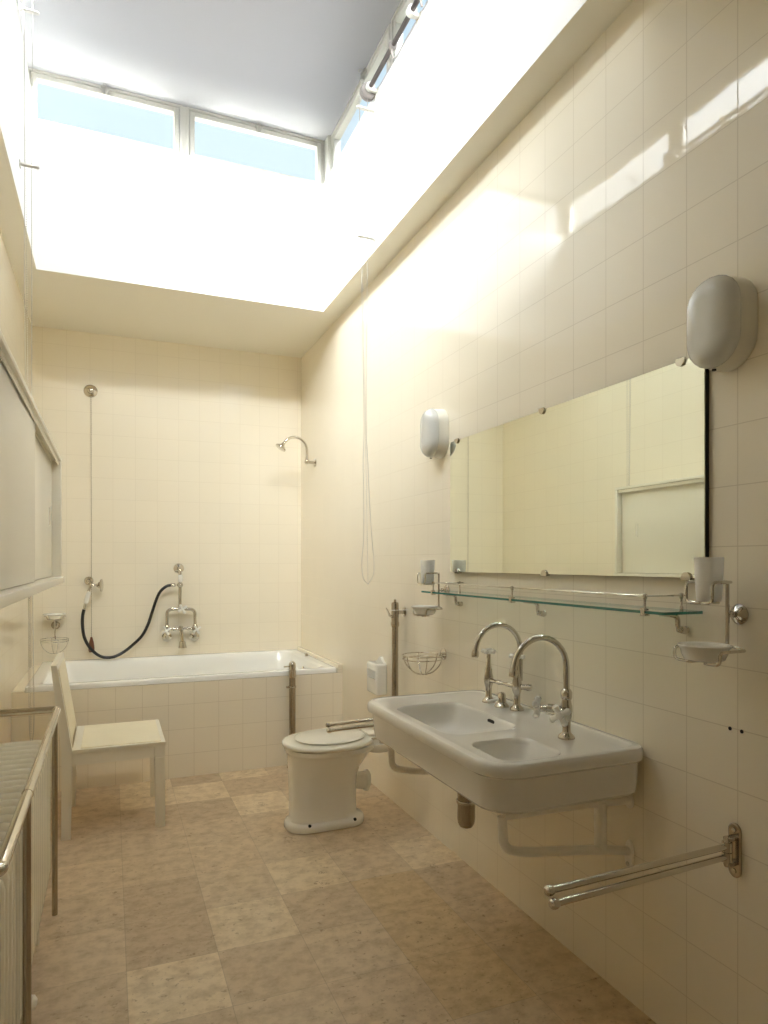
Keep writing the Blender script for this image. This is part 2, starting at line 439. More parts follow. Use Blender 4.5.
# windows of the roof light: frame, sash, pane and catch; set back behind the face of the well
RB = .045                                            # set-back
n_win = 0
def window(side, a0, a1, catch=None, gap0=.0, gap1=.0):
    """one fixed light on a side of the well, between a0 and a1 along that side"""
    global n_win
    n_win += 1
    def put(bm, u0, u1, d0, d1, z0, z1, bev=0.):
        if side == 'back': box(bm, u0, u1, WY1 + d0, WY1 + d1, z0, z1, bev)
        elif side == 'front': box(bm, u0, u1, WY0 - d1, WY0 - d0, z0, z1, bev)
        elif side == 'right': box(bm, WX1 + d0, WX1 + d1, u0, u1, z0, z1, bev)
        else: box(bm, WX0 - d1, WX0 - d0, u0, u1, z0, z1, bev)
    f = BM(); w = .014
    put(f, a0, a0 + w, RB, RB + .05, ZW0, ZW1); put(f, a1 - w, a1, RB, RB + .05, ZW0, ZW1)
    put(f, a0 + w, a1 - w, RB, RB + .05, ZW1 - .012, ZW1); put(f, a0 + w, a1 - w, RB, RB + .05, ZW0, ZW0 + .012)
    root = struct('window_%d' % n_win, f, M['winframe'])
    s = BM(); w2 = w + .003; sw = .030
    b0, b1, z0, z1 = a0 + w2, a1 - w2, ZW0 + .015, ZW1 - .015
    put(s, b0, b0 + sw, RB + .004, RB + .045, z0, z1, .003); put(s, b1 - sw, b1, RB + .004, RB + .045, z0, z1, .003)
    put(s, b0 + sw, b1 - sw, RB + .004, RB + .045, z1 - sw, z1, .003); put(s, b0 + sw, b1 - sw, RB + .004, RB + .045, z0, z0 + sw, .003)
    obj('window_sash', s, M['winframe'], root)
    p = BM(); put(p, b0 + sw - .002, b1 - sw + .002, RB + .025, RB + .029, z0 + sw - .002, z1 - sw + .002)
    obj('window_pane', p, M['pane'], root, 0)
    if catch is not None:
        c = BM()
        def q(u, d, z): return {'back': (u, WY1 + d, z), 'front': (u, WY0 - d, z), 'right': (WX1 + d, u, z), 'left': (WX0 - d, u, z)}[side]
        n = Vector(q(0, 1, 0)) - Vector(q(0, 0, 0))
        lathe(c, [(.0, -.012), (.013, -.012), (.016, -.004), (.016, .004), (0, .004)], q(catch, RB - .006, z1 - .014), n, 14)
        put(c, catch - .022, catch + .022, RB - .012, RB + .004, z1 - .010, z1 + .010, .004)
        put(c, catch - .008, catch + .008, RB - .026, RB - .004, z1 - .048, z1 - .012, .005)
        t = [Vector(q(catch + .004, RB - .018, z1 - .004))]
        tube(c, [Vector(q(catch - .004 + .011 * math.cos(k * PI / 5), RB - .030 + .011 * math.sin(k * PI / 5), z1 - .002)) for k in range(10)], .0022, 6, True)
        obj('window_catch', c, M['galv'], root)
    return root
mid = .404
window('back', WX0 - .05, mid - .012, -.03); window('back', mid + .012, WX1 + .022, .842)
ym = 3.07
window('right', ym + .012, WY1 - .02, 3.42); window('right', 2.16, ym - .012); window('right', WY0 - .04, 2.136)
window('left', ym + .012, WY1 + .04); window('left', 2.16, ym - .012); window('left', WY0 - .04, 2.136)
window('front', WX0 - .04, mid - .012); window('front', mid + .012, WX1 + .04)
bm = BM()                                            # mullions and corner posts of the window band
for x in (mid,):
    box(bm, x - .0115, x + .0115, WY1 + RB + .006, WY1 + .095, ZW0, ZW1)
    box(bm, x - .0115, x + .0115, WY0 - .095, WY0 - RB - .006, ZW0, ZW1)
for y in (ym, 2.148):
    box(bm, WX1 + RB + .006, WX1 + .095, y - .0115, y + .0115, ZW0, ZW1)
    box(bm, WX0 - .095, WX0 - RB - .006, y - .0115, y + .0115, ZW0, ZW1)
box(bm, WX1 + .024, WX1 + TH, WY1 - .018, WY1 + TH, ZW0, ZW1)
box(bm, WX0 - TH, WX0 - .052, WY1 + .042, WY1 + TH, ZW0, ZW1)
box(bm, WX1 + .042, WX1 + TH, WY0 - TH, WY0 - .042, ZW0, ZW1)
box(bm, WX0 - TH, WX0 - .042, WY0 - TH, WY0 - .042, ZW0, ZW1)
struct('trim_1', bm, M['winframe'])

# tiled front of the bath with its raised ends
bm = BM(); box(bm, XL + .001, D - .001, YT, YT + .05, .0005, .548)
box(bm, D - .032, D - .001, YT, YB - .001, .5485, .598, .004); box(bm, XL + .001, -.425, YT, YB - .001, .5485, .556)
struct('wall_bath_apron', bm, M['tile_a'])

# ------------------------------------------------------------------ bath
t = thing('bathtub', 'white enamelled built-in bathtub behind the tiled front, along the back wall', 'bathtub', (.45, 4.53, .02))
cx, cy = (-.424 + D - .033) / 2, (YT + .003 + YB - .002) / 2
hx, hy = (D - .033 + .424) / 2, (YB - .002 - YT - .003) / 2
bm = BM()
spec = [(0, .550, .02), (.0, .572, .02), (.004, .578, .02), (.010, .580, .02), (.060, .580, .07), (.070, .577, .08), (.080, .565, .09), (.10, .45, .12), (.15, .20, .16), (.20, .10, .18), (.30, .075, .2)]
loft(bm, [rrect(cx, cy, hx - i, hy - i * (.8 if i > .05 else 1), r, z, 8) for i, z, r in spec], False, True)
obj('tub', bm, M['enamel'], t, 40)
bm = BM(); lathe(bm, [(0, 0), (.026, 0), (.026, .006), (.014, .012), (0, .014)], (D - .128, 4.50, .50), (-1, 0, .15), 16)
obj('overflow', bm, M['chrome'], t)
bm = BM(); lathe(bm, [(0, 0), (.012, 0), (.012, .012), (.006, .018), (0, .018)], (D - .070, 4.62, .580), (0, 0, 1), 12)
obj('plug_knob', bm, M['chromed'], t)

# ------------------------------------------------------------------ toilet (faces the left wall)
TY = 3.06
t = thing('toilet', 'white porcelain pedestal toilet with closed ivory seat in front of the bath', 'toilet', (.94, TY, 0))
bm = BM()
def stad(x0, x1, hy, z, r=None): return rrect((x0 + x1) / 2, TY, (x1 - x0) / 2, hy, r or hy * .92, z, 8)
rings = [stad(.756, 1.132, .098, .002), stad(.752, 1.136, .102, .008), stad(.752, 1.136, .102, .026), stad(.757, 1.131, .098, .036), stad(.770, 1.112, .088, .042),
         stad(.775, 1.098, .086, .060), stad(.776, 1.096, .088, .12), stad(.775, 1.096, .094, .18), stad(.773, 1.100, .104, .235), stad(.771, 1.114, .118, .275), stad(.769, 1.140, .135, .312),
         stad(.766, 1.160, .152, .340), stad(.762, 1.174, .162, .356), stad(.757, 1.180, .168, .361), stad(.756, 1.181, .169, .366), stad(.756, 1.181, .169, .382)]
loft(bm, rings); obj('bowl', bm, M['porcelain'], t, 50)
bm = BM()                                             # outlet at the back
lathe(bm, [(.036, 0), (.040, .04), (.041, .062), (.050, .066), (.050, .080), (.042, .082), (.036, .082), (.034, .03), (0, .03)], (1.084, TY, .190), (1, 0, -.12), 24)
obj('outlet', bm, M['porcelain'], t)
bm = BM()                                             # flush inlet shelf
loft(bm, [rrect(1.20, TY, .052, .10, .05, .336, 6), rrect(1.20, TY, .062, .11, .05, .35, 6), rrect(1.20, TY, .064, .112, .05, .378, 6)])
tube(bm, [(1.24, TY, .352), (1.285, TY, .352)], .026, 14)
obj('inlet', bm, M['porcelain'], t, 50)
bm = BM(); tube(bm, round_path([(1.286, TY, .352), (1.310, TY, .352), (1.310, TY, .4065)], .012, 5), .0215, 14); obj('rubber_collar', bm, M['black'], t)
for x, y in ((.845, TY - .093), (1.065, TY - .093), (.845, TY + .093), (1.065, TY + .093)):
    bm = BM(); lathe(bm, [(0, 0), (.008, 0), (.008, .004), (.004, .007), (0, .007)], (x, y, .0345), (0, y - TY, .12), 10); obj('bolt', bm, M['dark'], t)
bm = BM()                                             # seat: oval ring
def seat(bm, cx, rx, ry, z0, z1, e=2.15, bk=.10, hole=None):
    R = [oval(cx, TY, rx - .010, ry - .010, z0, 48, e, bk), oval(cx, TY, rx - .002, ry - .002, z0 + .004, 48, e, bk), oval(cx, TY, rx, ry, (z0 + z1) / 2, 48, e, bk),
         oval(cx, TY, rx - .003, ry - .003, z1 - .004, 48, e, bk), oval(cx, TY, rx - .014, ry - .014, z1, 48, e, bk)]
    loft(bm, R)
seat(bm, .965, .222, .186, .3835, .4065); obj('seat', bm, M['seatw'], t, 50)
bm = BM(); seat(bm, .972, .173, .142, .408, .421, 2.1, .06); obj('lid', bm, M['seatw'], t, 50)
bm = BM(); box(bm, 1.150, 1.205, TY - .055, TY + .055, .407, .420, .005); obj('hinge_block', bm, M['seatw'], t, 40)
for y in (TY - .085, TY + .085):
    bm = BM(); lathe(bm, [(0, 0), (.013, 0), (.013, .012), (.009, .016), (.011, .03), (0, .032)], (1.205, y, .3785), (0, 0, 1), 14)
    tube(bm, [(1.205, y, .402), (1.150, y * .98 + TY * .02, .402)], .0065, 10); obj('hinge', bm, M['chrome'], t)

# ------------------------------------------------------------------ double washbasin
SX0, SX1, SY0, SY1, ST = .857, 1.3615, 1.405, 2.325, .742
t = thing('double_washbasin', 'white fireclay washbasin with one large and one small bowl under the mirror', 'washbasin', (1.1, 1.86, .6))
cx, cy, hx, hy = (SX0 + SX1) / 2, (SY0 + SY1) / 2, (SX1 - SX0) / 2, (SY1 - SY0) / 2
def skr(i, z, rr=(.055, .085, .10, .055), k=1): 
    return rrect(cx + i / 2 * .6, cy, hx - i * .72, hy - i, [max(.02, r - i * .4) for r in rr], z, 8)
bm = BM()
loft(bm, [skr(.044, .603), skr(.032, .606), skr(.023, .616), skr(.020, .640), skr(.016, .690), skr(.015, .6985), skr(.010, .702), skr(.002, .708), skr(.0, .716), skr(.0, .727), skr(.002, .735), skr(.006, .740), skr(.012, .742)])
basin = obj('basin', bm, M['sink'], t)
def cut(rs):
    bm = BM(); loft(bm, rs); return obj('cutter', bm, M['sink'])
def bowl(x0, x1, y0, y1, r, zb):
    c, d, a, b = (x0 + x1) / 2, (y0 + y1) / 2, (x1 - x0) / 2, (y1 - y0) / 2
    L = [(-.016, .76), (-.012, .7405), (-.008, .7390), (-.004, .7355), (-.001, .730), (0, .722), (.010, zb + .045), (.016, zb + .028), (.026, zb + .014), (.042, zb + .005), (.062, zb)]
    return cut([rrect(c, d, a - i, b - i, max(.02, r - i * .3), z, 8) for i, z in L])
dish = cut([rrect(cx + .004, cy, hx - i, hy - i, .05, z, 8) for i, z in ((.022, .76), (.024, .7412), (.028, .7388), (.032, .7382))])
boolean(basin, [dish, bowl(.918, 1.160, 1.738, 2.150, .055, .648), bowl(.928, 1.108, 1.452, 1.640, .045, .664)])
bm = BM(); loft(bm, [[(1.1622 + d * .3, 1.905 + dy * s, .7205 + dz * .8 * s) for dy, dz in ((-.020, -.004), (-.012, -.008), (.012, -.008), (.020, -.004), (.020, .004), (.012, .008), (-.012, .008), (-.020, .004))] for d, s in ((-.014, 1.), (.006, 1.))])
obj('overflow_slot', bm, M['dark'], t, 30)
for x, y, z in ((1.06, 1.95, .648), (1.02, 1.55, .664)):
    bm = BM(); lathe(bm, [(0, .0005), (.022, .0005), (.024, .003), (.016, .003), (.014, .0015), (0, .0015)], (x, y, z), (0, 0, 1), 20); obj('drain', bm, M['chrome'], t)

# bottle trap
t = thing('bottle_trap', 'dark nickel bottle trap hanging under the washbasin', 'trap', (1.03, 1.84, .43))
bm = BM(); lathe(bm, [(.0, .0), (.010, .001), (.020, .006), (.026, .016), (.028, .030), (.028, .085), (.028, .135), (.014, .142), (.014, .188), (0, .188)], (1.03, 1.84, .4135), (0, 0, 1), 24)
obj('body', bm, M['chromed'], t, 40)
bm = BM(); lathe(bm, [(.0285, .0), (.031, .001), (.032, .006), (.031, .011), (.0285, .012)], (1.03, 1.84, .492), (0, 0, 1), 24); obj('ring', bm, M['chrome'], t)
bm = BM(); tube(bm, [(1.055, 1.84, .538), (D - .002, 1.84, .538)], .013, 14); obj('waste_pipe', bm, M['chromed'], t)
bm = BM(); lathe(bm, [(.028, 0), (.028, .004), (.0155, .012), (.0135, .012)], (D - .001, 1.84, .538), (-1, 0, 0), 18); obj('wall_mount', bm, M['chromed'], t)

# iron brackets under the basin
def flange(bm, y, z, hz, hy=.014):
    rings = []
    for d, s in ((.0005, 1.), (.006, 1.), (.009, .85)):
        rings.append([(D - d, y + hy * s * math.cos(2 * PI * k / 20), z + hz * s * math.sin(2 * PI * k / 20)) for k in range(20)])
    loft(bm, rings)
t = thing('basin_bracket', 'white painted iron bracket carrying the near end of the washbasin', 'bracket', (1.36, 1.49, .5), 'brackets under the washbasin')
YK = 1.49
bm = BM(); tube(bm, [(D - .005, YK, .572), (1.2, YK, .582), (.944, YK, .5865)], .0125, 12); obj('top_bar', bm, M['bracket'], t)
bm = BM(); tube(bm, round_path([(D - .005, YK, .428), (1.26, YK, .447), (1.00, YK, .482), (.944, YK, .50), (.940, YK, .584)], .05, 8), .0125, 12); obj('brace', bm, M['bracket'], t)
bm = BM(); tube(bm, [(1.257, YK, .448), (1.257, YK, .580)], [.017, .0115][:1] + [.017], 12); obj('strut', bm, M['bracket'], t)
for z, hz in ((.570, .022), (.415, .044)):
    bm = BM(); flange(bm, YK, z, hz, .016); obj('wall_mount', bm, M['bracket'], t)
for z in (.572, .392):
    bm = BM(); lathe(bm, [(0, 0), (.006, 0), (.006, .003), (0, .004)], (D - .009, YK, z), (-1, 0, 0), 10); obj('screw', bm, M['galv'], t)
for x in (.975, 1.235, 1.285):
    bm = BM(); lathe(bm, [(0, 0), (.010, 0), (.010, .010), (.005, .012), (.005, .03), (0, .03)], (x, YK + .020, .574), (0, 0, 1), 12); obj('bolt', bm, M['chromed'], t)
dup(t, (0, .745, 0), 'white painted iron bracket carrying the far end of the washbasin, next to the toilet')

# ------------------------------------------------------------------ taps
def cross_handle(bm, c, axis, L=.032, r=.0102):
    c = Vector(c); ax = Vector(axis).normalized(); a, b = frame_of(ax)
    a, b = (a * .85 + b * .5).normalized(), None
    b = ax.cross(a).normalized()
    for d in (a, -a, b, -b):
        tube(bm, [c, c + d * L * .45, c + d * L * .8, c + d * L], [r * .75, r * .8, r * 1.05, r * .6], 10)
    lathe(bm, [(0, -.010), (.010, -.009), (.012, 0), (.010, .010), (0, .012)], c, ax, 14)

def tap_pillar(bm, x, y, z0, h=.11):
    lathe(bm, [(0, 0), (.024, 0), (.0245, .003), (.022, .009), (.014, .016), (.0115, .020), (.0115, .050), (.012, .056), (.0155, .066), (.0175, .080), (.0165, .094), (.0135, .106), (.0125, h + .001), (0, h + .002)], (x, y, z0), (0, 0, 1), 22)

def gooseneck(bm, x, y, zb, zc, r, tip=-.010):
    pts = [(x, y, zb), (x, y, zb + .03), (x, y, zc)]
    for k in range(1, 15): 
        a = PI * k / 15 * 1.02
        pts.append((x - r + r * math.cos(a), y, zc + r * math.sin(a)))
    e = Vector(pts[-1]); pts.append((e.x - .002, y, e.z + tip))
    tube(bm, pts, .0088, 14)
    return Vector(pts[-1])
zs = .7385
t = thing('basin_tap', 'tall chrome swan-neck tap beside the small bowl, with two white cross handles', 'tap', (1.21, 1.58, zs))
x, y = 1.212, 1.58
bm = BM(); tap_pillar(bm, x, y, zs, .116)
lathe(bm, [(0, 0), (.0145, 0), (.0165, .006), (.0165, .020), (.0125, .027), (.0095, .030), (0, .03)], (x, y, zs + .113), (0, 0, 1), 20); obj('body', bm, M['chrome'], t)
bm = BM(); tip = gooseneck(bm, x, y, zs + .138, .943, .0885); obj('spout', bm, M['chrome'], t)
bm = BM(); lathe(bm, [(0, .004), (.009, .004), (.012, -.004), (.0125, -.016), (.011, -.020), (0, -.018)], tip, (.12, 0, 1), 18); obj('nozzle', bm, M['chrome'], t)
for sx, sy in ((-.70, .72), (-.72, -.62)):
    d = Vector((sx, sy, 0)).normalized(); z = zs + .083
    bm = BM(); tube(bm, [Vector((x, y, z)), Vector((x, y, z)) + d * .030, Vector((x, y, z)) + d * .034, Vector((x, y, z)) + d * .052, Vector((x, y, z)) + d * .056, Vector((x, y, z)) + d * .078], [.009, .010, .0125, .0125, .008, .006], 14)
    v = obj('valve', bm, M['chrome'], t)
    bm = BM(); cross_handle(bm, Vector((x, y, z)) + d * .084, d); obj('handle', bm, M['porcelain'], v)
t = thing('bridge_tap', 'chrome swan-neck tap on two pillars behind the large bowl, with white handles', 'tap', (1.28, 2.02, zs))
ax_, ay, bx_, by = 1.268, 2.10, 1.288, 1.948
for x, y in ((ax_, ay), (bx_, by)):
    bm = BM(); tap_pillar(bm, x, y, zs, .12)
    lathe(bm, [(0, 0), (.012, 0), (.010, .010), (.008, .03), (.0085, .058), (0, .058)], (x, y, zs + .117), (0, 0, 1), 16)
    p = obj('pillar', bm, M['chrome'], t)
    bm = BM(); cross_handle(bm, (x, y, zs + .184), (0, 0, 1), .029, .008); obj('handle', bm, M['porcelain'], p)
bm = BM(); A, B = Vector((ax_, ay, zs + .080)), Vector((bx_, by, zs + .080))
tube(bm, [A.lerp(B, k) for k in (0, .12, .30, .33, .42, .45, .62, .65, .74, .77, 1)], [.009, .008, .0062, .0085, .0085, .0062, .0062, .0085, .0085, .008, .009], 14); 
tube(bm, [B, B + Vector((.02, -.022, .0)), B + Vector((.026, -.03, 0)), B + Vector((.034, -.038, 0))], [.009, .0095, .013, .011], 12)
obj('bridge', bm, M['chrome'], t)
bm = BM(); x, y = bx_ + .016, by + .004
tube(bm, [(bx_, by, zs + .092), (x, y, zs + .105)], .009, 12); tip = gooseneck(bm, x, y, zs + .10, .945, .0875); obj('spout', bm, M['chrome'], t)
bm = BM(); lathe(bm, [(0, .004), (.009, .004), (.012, -.004), (.0125, -.016), (.011, -.020), (0, -.018)], tip, (.12, 0, 1), 18); obj('nozzle', bm, M['chrome'], t)
t = thing('plug_lever', 'small chrome domed plug control between the pillars of the far tap', 'plug control', (1.267, 2.01, zs))
bm = BM(); lathe(bm, [(0, 0), (.025, 0), (.026, .004), (.022, .010), (.016, .016), (.0145, .034), (.0135, .044), (.008, .051), (0, .053)], (1.267, 2.01, zs), (0, 0, 1), 20); obj('dome', bm, M['chrome'], t)
bm = BM(); tube(bm, [(1.258, 2.01, zs + .030), (1.236, 2.022, zs + .022), (1.222, 2.030, zs + .018)], [.004, .006, .007], 10); obj('lever', bm, M['porcelain'], t)

# ------------------------------------------------------------------ mirror
t = thing('wall_mirror', 'large frameless mirror above the glass shelf', 'mirror', (D, 1.88, 1.2))
MY0, MY1, MZ0, MZ1 = 1.220, 2.545, 1.205, 1.757
bm = BM(); box(bm, D - .0135, D - .001, MY0, MY1, MZ0, MZ1); obj('backing', bm, M['dark'], t, 0)
bm = BM(); box(bm, D - .0165, D - .0137, MY0, MY1, MZ0, MZ1); obj('mirror_glass', bm, M['mirror'], t, 0)
for y, z in ((1.292, MZ1), (1.884, MZ1), (2.482, MZ1), (1.274, MZ0), (1.872, MZ0), (2.48, MZ0)):
    bm = BM()
    s = 1 if z > 1.5 else -1
    prof = [(.016 * math.cos(a), s * (.006 - .020 * math.sin(a))) for a in [PI * k / 10 for k in range(11)]]
    loft(bm, [[(D - .0168 - d, y + u, z + w) for u, w in prof] for d in (0, .005)])
    box(bm, D - .018, D - .001, y - .008, y + .008, min(z + s * .0005, z + s * .006), max(z + s * .0005, z + s * .006))
    obj('clip', bm, M['chrome'], t, 30)

# ------------------------------------------------------------------ glass shelf with its gallery rail
t = thing('glass_shelf', 'long greenish glass shelf with a thin chrome rail, under the mirror', 'shelf', (D, 1.88, 1.1))
GX, GY0, GY1, GZ = 1.222, 1.225, 2.575, 1.117
bm = BM(); loft(bm, [rrect((GX + D - .012) / 2, (GY0 + GY1) / 2, (D - .012 - GX) / 2, (GY1 - GY0) / 2, .006, z, 3) for z in (GZ, GZ + .007)])
bm.normal_update()
for f in bm.faces: f.material_index = 0 if abs(f.normal.z) > .5 else 1
obj('glass', bm, None, t, 0, mats=[M['shelfglass'], M['glassedge']])
posts = [(GX + .004, 2.465), (GX + .004, 1.882), (GX + .004, 1.290), (1.335, 2.44), (1.335, 1.28)]
for x, y in posts:
    bm = BM(); lathe(bm, [(0, .0), (.005, .0), (.005, .006), (.003, .010), (.003, .026), (.0055, .031), (.0065, .036), (.0055, .041), (0, .043)], (x, y, GZ + .0072), (0, 0, 1), 12)
    if x < 1.3: box(bm, x - .009, x - .0045, y - .007, y + .007, GZ - .006, GZ + .014, .0012); box(bm, x - .0045, x + .008, y - .007, y + .007, GZ - .006, GZ - .0008); box(bm, x - .0045, x + .006, y - .006, y + .006, GZ + .0076, GZ + .012)
    obj('post', bm, M['chrome'], t)
zr = GZ + .043
bm = BM(); tube(bm, [(1.352, 2.437, zr), (1.335, 2.44, zr), (GX + .004, 2.465, zr), (GX + .004, 1.882, zr), (GX + .004, 1.290, zr), (1.335, 1.28, zr), (1.352, 1.279, zr)], .0020, 8); obj('rail', bm, M['chrome'], t)
for y in (2.47, 1.892, 1.29):
    bm = BM()
    tube(bm, round_path([(D - .004, y, GZ - .048), (D - .030, y, GZ - .042), (D - .030, y, GZ - .008), (1.275, y, GZ - .004)], .018, 6), [.010, .009] + [.0065] * 11 + [.004], 10)
    lathe(bm, [(.010, 0), (.010, .003), (.006, .007), (0, .009)], (D - .0005, y, GZ - .046), (-1, 0, 0), 14); ball(bm, (D - .026, y, GZ - .045), .007, 10, 7)
    obj('support', bm, M['chrome'], t)

# ------------------------------------------------------------------ tumbler and soap holders
def holder(yc, label):
    t = thing('tumbler_holder', label, 'bathroom holder', (D, yc, 1.12), 'wire holders for tumbler and soap')
    bm = BM(); lathe(bm, [(0, 0), (.024, 0), (.024, .003), (.019, .008), (.010, .013), (.007, .015), (.007, .024), (0, .024)], (D - .0005, yc - .004, 1.122), (-1, 0, 0), 22)
    tube(bm, [(D - .020, yc - .004, 1.122), (1.322, yc - .005, 1.122)], .006, 10); ball(bm, (D - .026, yc - .004, 1.124), .0085, 12, 8); obj('wall_mount', bm, M['chrome'], t)
    bm = BM(); tube(bm, [(1.321, yc - .006, 1.050), (1.321, yc - .006, 1.200)], .0045, 10); obj('rod', bm, M['chrome'], t)
    bm = BM()
    for s in (-1, 1):
        tube(bm, round_path([(1.321, yc - .006, 1.198), (1.300, yc + s * .0365, 1.1985), (1.240, yc + s * .0365, 1.1985), (1.240, yc + s * .0365, 1.152), (1.240, yc, 1.1505), (1.30, yc, 1.1505)], .012, 5), .0036, 8)
    obj('tumbler_ring', bm, M['chrome'], t)
    bm = BM()
    for s in (-1, 1):
        tube(bm, round_path([(1.321, yc - .006, 1.052), (1.312, yc + s * .0635, 1.0455), (1.232, yc + s * .0635, 1.0455), (1.232, yc + s * .0635, 1.017), (1.232, yc + s * .018, 1.0155), (1.268, yc + s * .018, 1.0155)], .012, 5), .0036, 8)
    obj('dish_ring', bm, M['chrome'], t)
    return t
h = holder(1.138, 'chrome wire wall holder with tumbler and dish, at the near end of the glass shelf')
dup(h, (0, 1.470, 0), 'chrome wire wall holder with tumbler and dish, at the far end of the glass shelf')
def tumbler(yc, label):
    bm = BM(); c = (1.270, yc, 1.1545)
    lathe(bm, [(0, 0), (.024, 0), (.0265, .003), (.0285, .03), (.0305, .075), (.0315, .100), (.0305, .1005), (.0295, .075), (.0275, .03), (.025, .006), (0, .005)], c, (0, 0, 1), 32)
    o = obj('tumbler', bm, M['frost'], None, 40); return tag(o, label, 'tumbler', 'white tumblers in the wire holders')
def soap_dish(yc, label):
    bm = BM(); lathe(bm, [(0, 0), (.036, 0), (.043, .003), (.049, .016), (.0515, .027), (.056, .031), (.0575, .035), (.0555, .037), (.049, .034), (.046, .018), (.038, .008), (0, .006)], (1.256, yc, 1.0195), (0, 0, 1), 36)
    o = obj('soap_dish', bm, M['porcelain'], None, 40); return tag(o, label, 'soap dish', 'round white soap dishes')
a = tumbler(1.138, 'white frosted tumbler in the wire holder nearest the camera, under the near lamp')
dup(a, (0, 1.470, 0), 'white frosted tumbler in the wire holder at the far end of the shelf')
a = soap_dish(1.138, 'round white soap dish below the near tumbler, in the wire holder')
dup(a, (0, 1.470, 0), 'round white soap dish below the far tumbler, in the wire holder')

# ------------------------------------------------------------------ oval bulkhead lamps
def stadium_yz(yc, zc, hy, hz, x, n=10, k=1.):
    out = []
    for a in range(2 * n + 2):
        if a <= n: th = PI * a / n; cz = zc + hz - hy; 
        else: th = PI + PI * (a - n - 1) / n; cz = zc - hz + hy
        out.append((x, yc + hy * math.cos(th), cz + hy * math.sin(th)))
    return out
def lamp(yc, zc, label):
    t = thing('oval_wall_lamp', label, 'wall lamp', (D, yc, zc), 'oval lamps beside the mirror')
    bm = BM(); S = lambda d, i: stadium_yz(yc, zc,   .074 - i, .109 - i * .8, D - d, 12)
    loft(bm, [S(.001, .0), (S(.006, -.0))[:], S(.040, .0035), S(.046, .006)]); obj('base', bm, M['lampb'], t, 40)
    bm = BM(); loft(bm, [S(.0465, .0055), S(.051, .003), S(.058, .003), S(.066, .007), S(.075, .015), S(.082, .026), S(.087, .040), S(.0895, .055), S(.090, .066)]); obj('cover', bm, M['lampc'], t, 60)
    bm = BM(); lathe(bm, [(0, 0), (.005, 0), (.005, .004), (0, .005)], (D - .052, yc, zc - .109), (0, 0, -1), 10); obj('screw', bm, M['dark'], t)
    return t
l = lamp(1.160, 1.806, 'oval white bulkhead lamp at the near upper corner of the mirror')
dup(l, (0, 1.500, .010), 'oval white bulkhead lamp at the far upper corner of the mirror')

# ------------------------------------------------------------------ swing towel rails
def towel_rail(y, label):
    t = thing('swing_towel_rail', label, 'towel rail', (D, y, .56), 'folding two-arm towel rails')
    bm = BM(); loft(bm, [stadium_yz(y, .566, .017 * s, .064 - .017 * (1 - s), D - d, 10) for d, s in ((.0005, 1.), (.004, 1.), (.006, .8))])
    box(bm, D - .030, D - .006, y - .010, y + .010, .592, .600, .002); box(bm, D - .030, D - .006, y - .010, y + .010, .534, .542, .002)
    obj('wall_mount', bm, M['chromed'], t, 30)
    for z in (.614, .518):
        bm = BM(); lathe(bm, [(0, 0), (.006, 0), (.006, .002), (0, .003)], (D - .006, y, z), (-1, 0, 0), 10); obj('screw', bm, M['chrome'], t)
    bm = BM(); lathe(bm, [(0, 0), (.006, .001), (.008, .006), (.008, .066), (.006, .071), (0, .072)], (D - .028, y, .531), (0, 0, 1), 14); obj('pivot', bm, M['chrome'], t)
    for z, dy, ze in ((.5790, .0035, -.0170), (.5550, -.002, -.0125)):
        bm = BM(); x0 = .842
        lathe(bm, [(0, 0), (.0115, 0), (.0115, .022), (0, .022)], (D - .028, y, z - .011), (0, 0, 1), 14)
        tube(bm, [(D - .030, y, z), (x0 + .01, y + dy * 3, z + ze)], .0074, 14)
        lathe(bm, [(0, -.009), (.0065, -.009), (.0105, -.005), (.0115, .001), (.0105, .007), (.008, .012), (0, .012)], (x0, y + dy * 3, z + ze), (1, 0, 0), 16)
        obj('arm', bm, M['chrome'], t)
    return t
r = towel_rail(1.145, 'chrome two-arm swing towel rail on the tiles at the near end of the basin')
dup(r, (0, 1.525, .002), 'chrome two-arm swing towel rail above the toilet, half behind the basin')
for y, lab in ((1.160, 'small dark plug hole in the tiles, the one closer to the basin'), (1.128, 'small dark plug hole in the tiles, the one farther from the basin')):
    bm = BM(); lathe(bm, [(0, .0006), (.0032, .0006), (.0046, .0012), (.0046, .0002), (0, .0002)], (D - .0002, y, .849), (-1, 0, 0), 12)
    tag(obj('wall_mounting_plug', bm, M['dark'], None), lab, 'wall plug', 'plug holes in the right wall')

# ------------------------------------------------------------------ wire soap baskets
def wire_basket(bm, c, r, depth, n=3, w=.0024):
    cx, cy, cz = c
    for dz in (0, -.016): 
        k = math.sqrt(max(0, 1 - (dz / depth) ** 2))
        tube(bm, [(cx + r * k * math.cos(2 * PI * q / 32), cy + r * k * math.sin(2 * PI * q / 32), cz + dz) for q in range(32)], w, 6, True)
    for q in range(n):
        a = PI * q / n + .3
        pts = []
        for j in range(17):
            th = PI * j / 16
            pts.append((cx + r * math.cos(th) * math.cos(a), cy + r * math.cos(th) * math.sin(a), cz - depth * math.sin(th)))
        tube(bm, pts, w, 6)
t = thing('wire_soap_basket', 'empty half-round chrome wire basket on the right wall behind the basin', 'soap basket', (D, 2.634, .84))
bm = BM(); lathe(bm, [(0, 0), (.026, 0), (.026, .003), (.018, .010), (.008, .014), (.007, .022), (0, .022)], (D - .001, 2.634, .84), (-1, 0, 0), 20); obj('wall_mount', bm, M['chrome'], t)
bm = BM(); wire_basket(bm, (1.258, 2.634, .841), .088, .084); obj('basket', bm, M['chrome'], t)
t = thing('bath_soap_holder', 'white soap dish over a wire basket on the back wall above the bath', 'soap holder', (-.343, YB, .82))
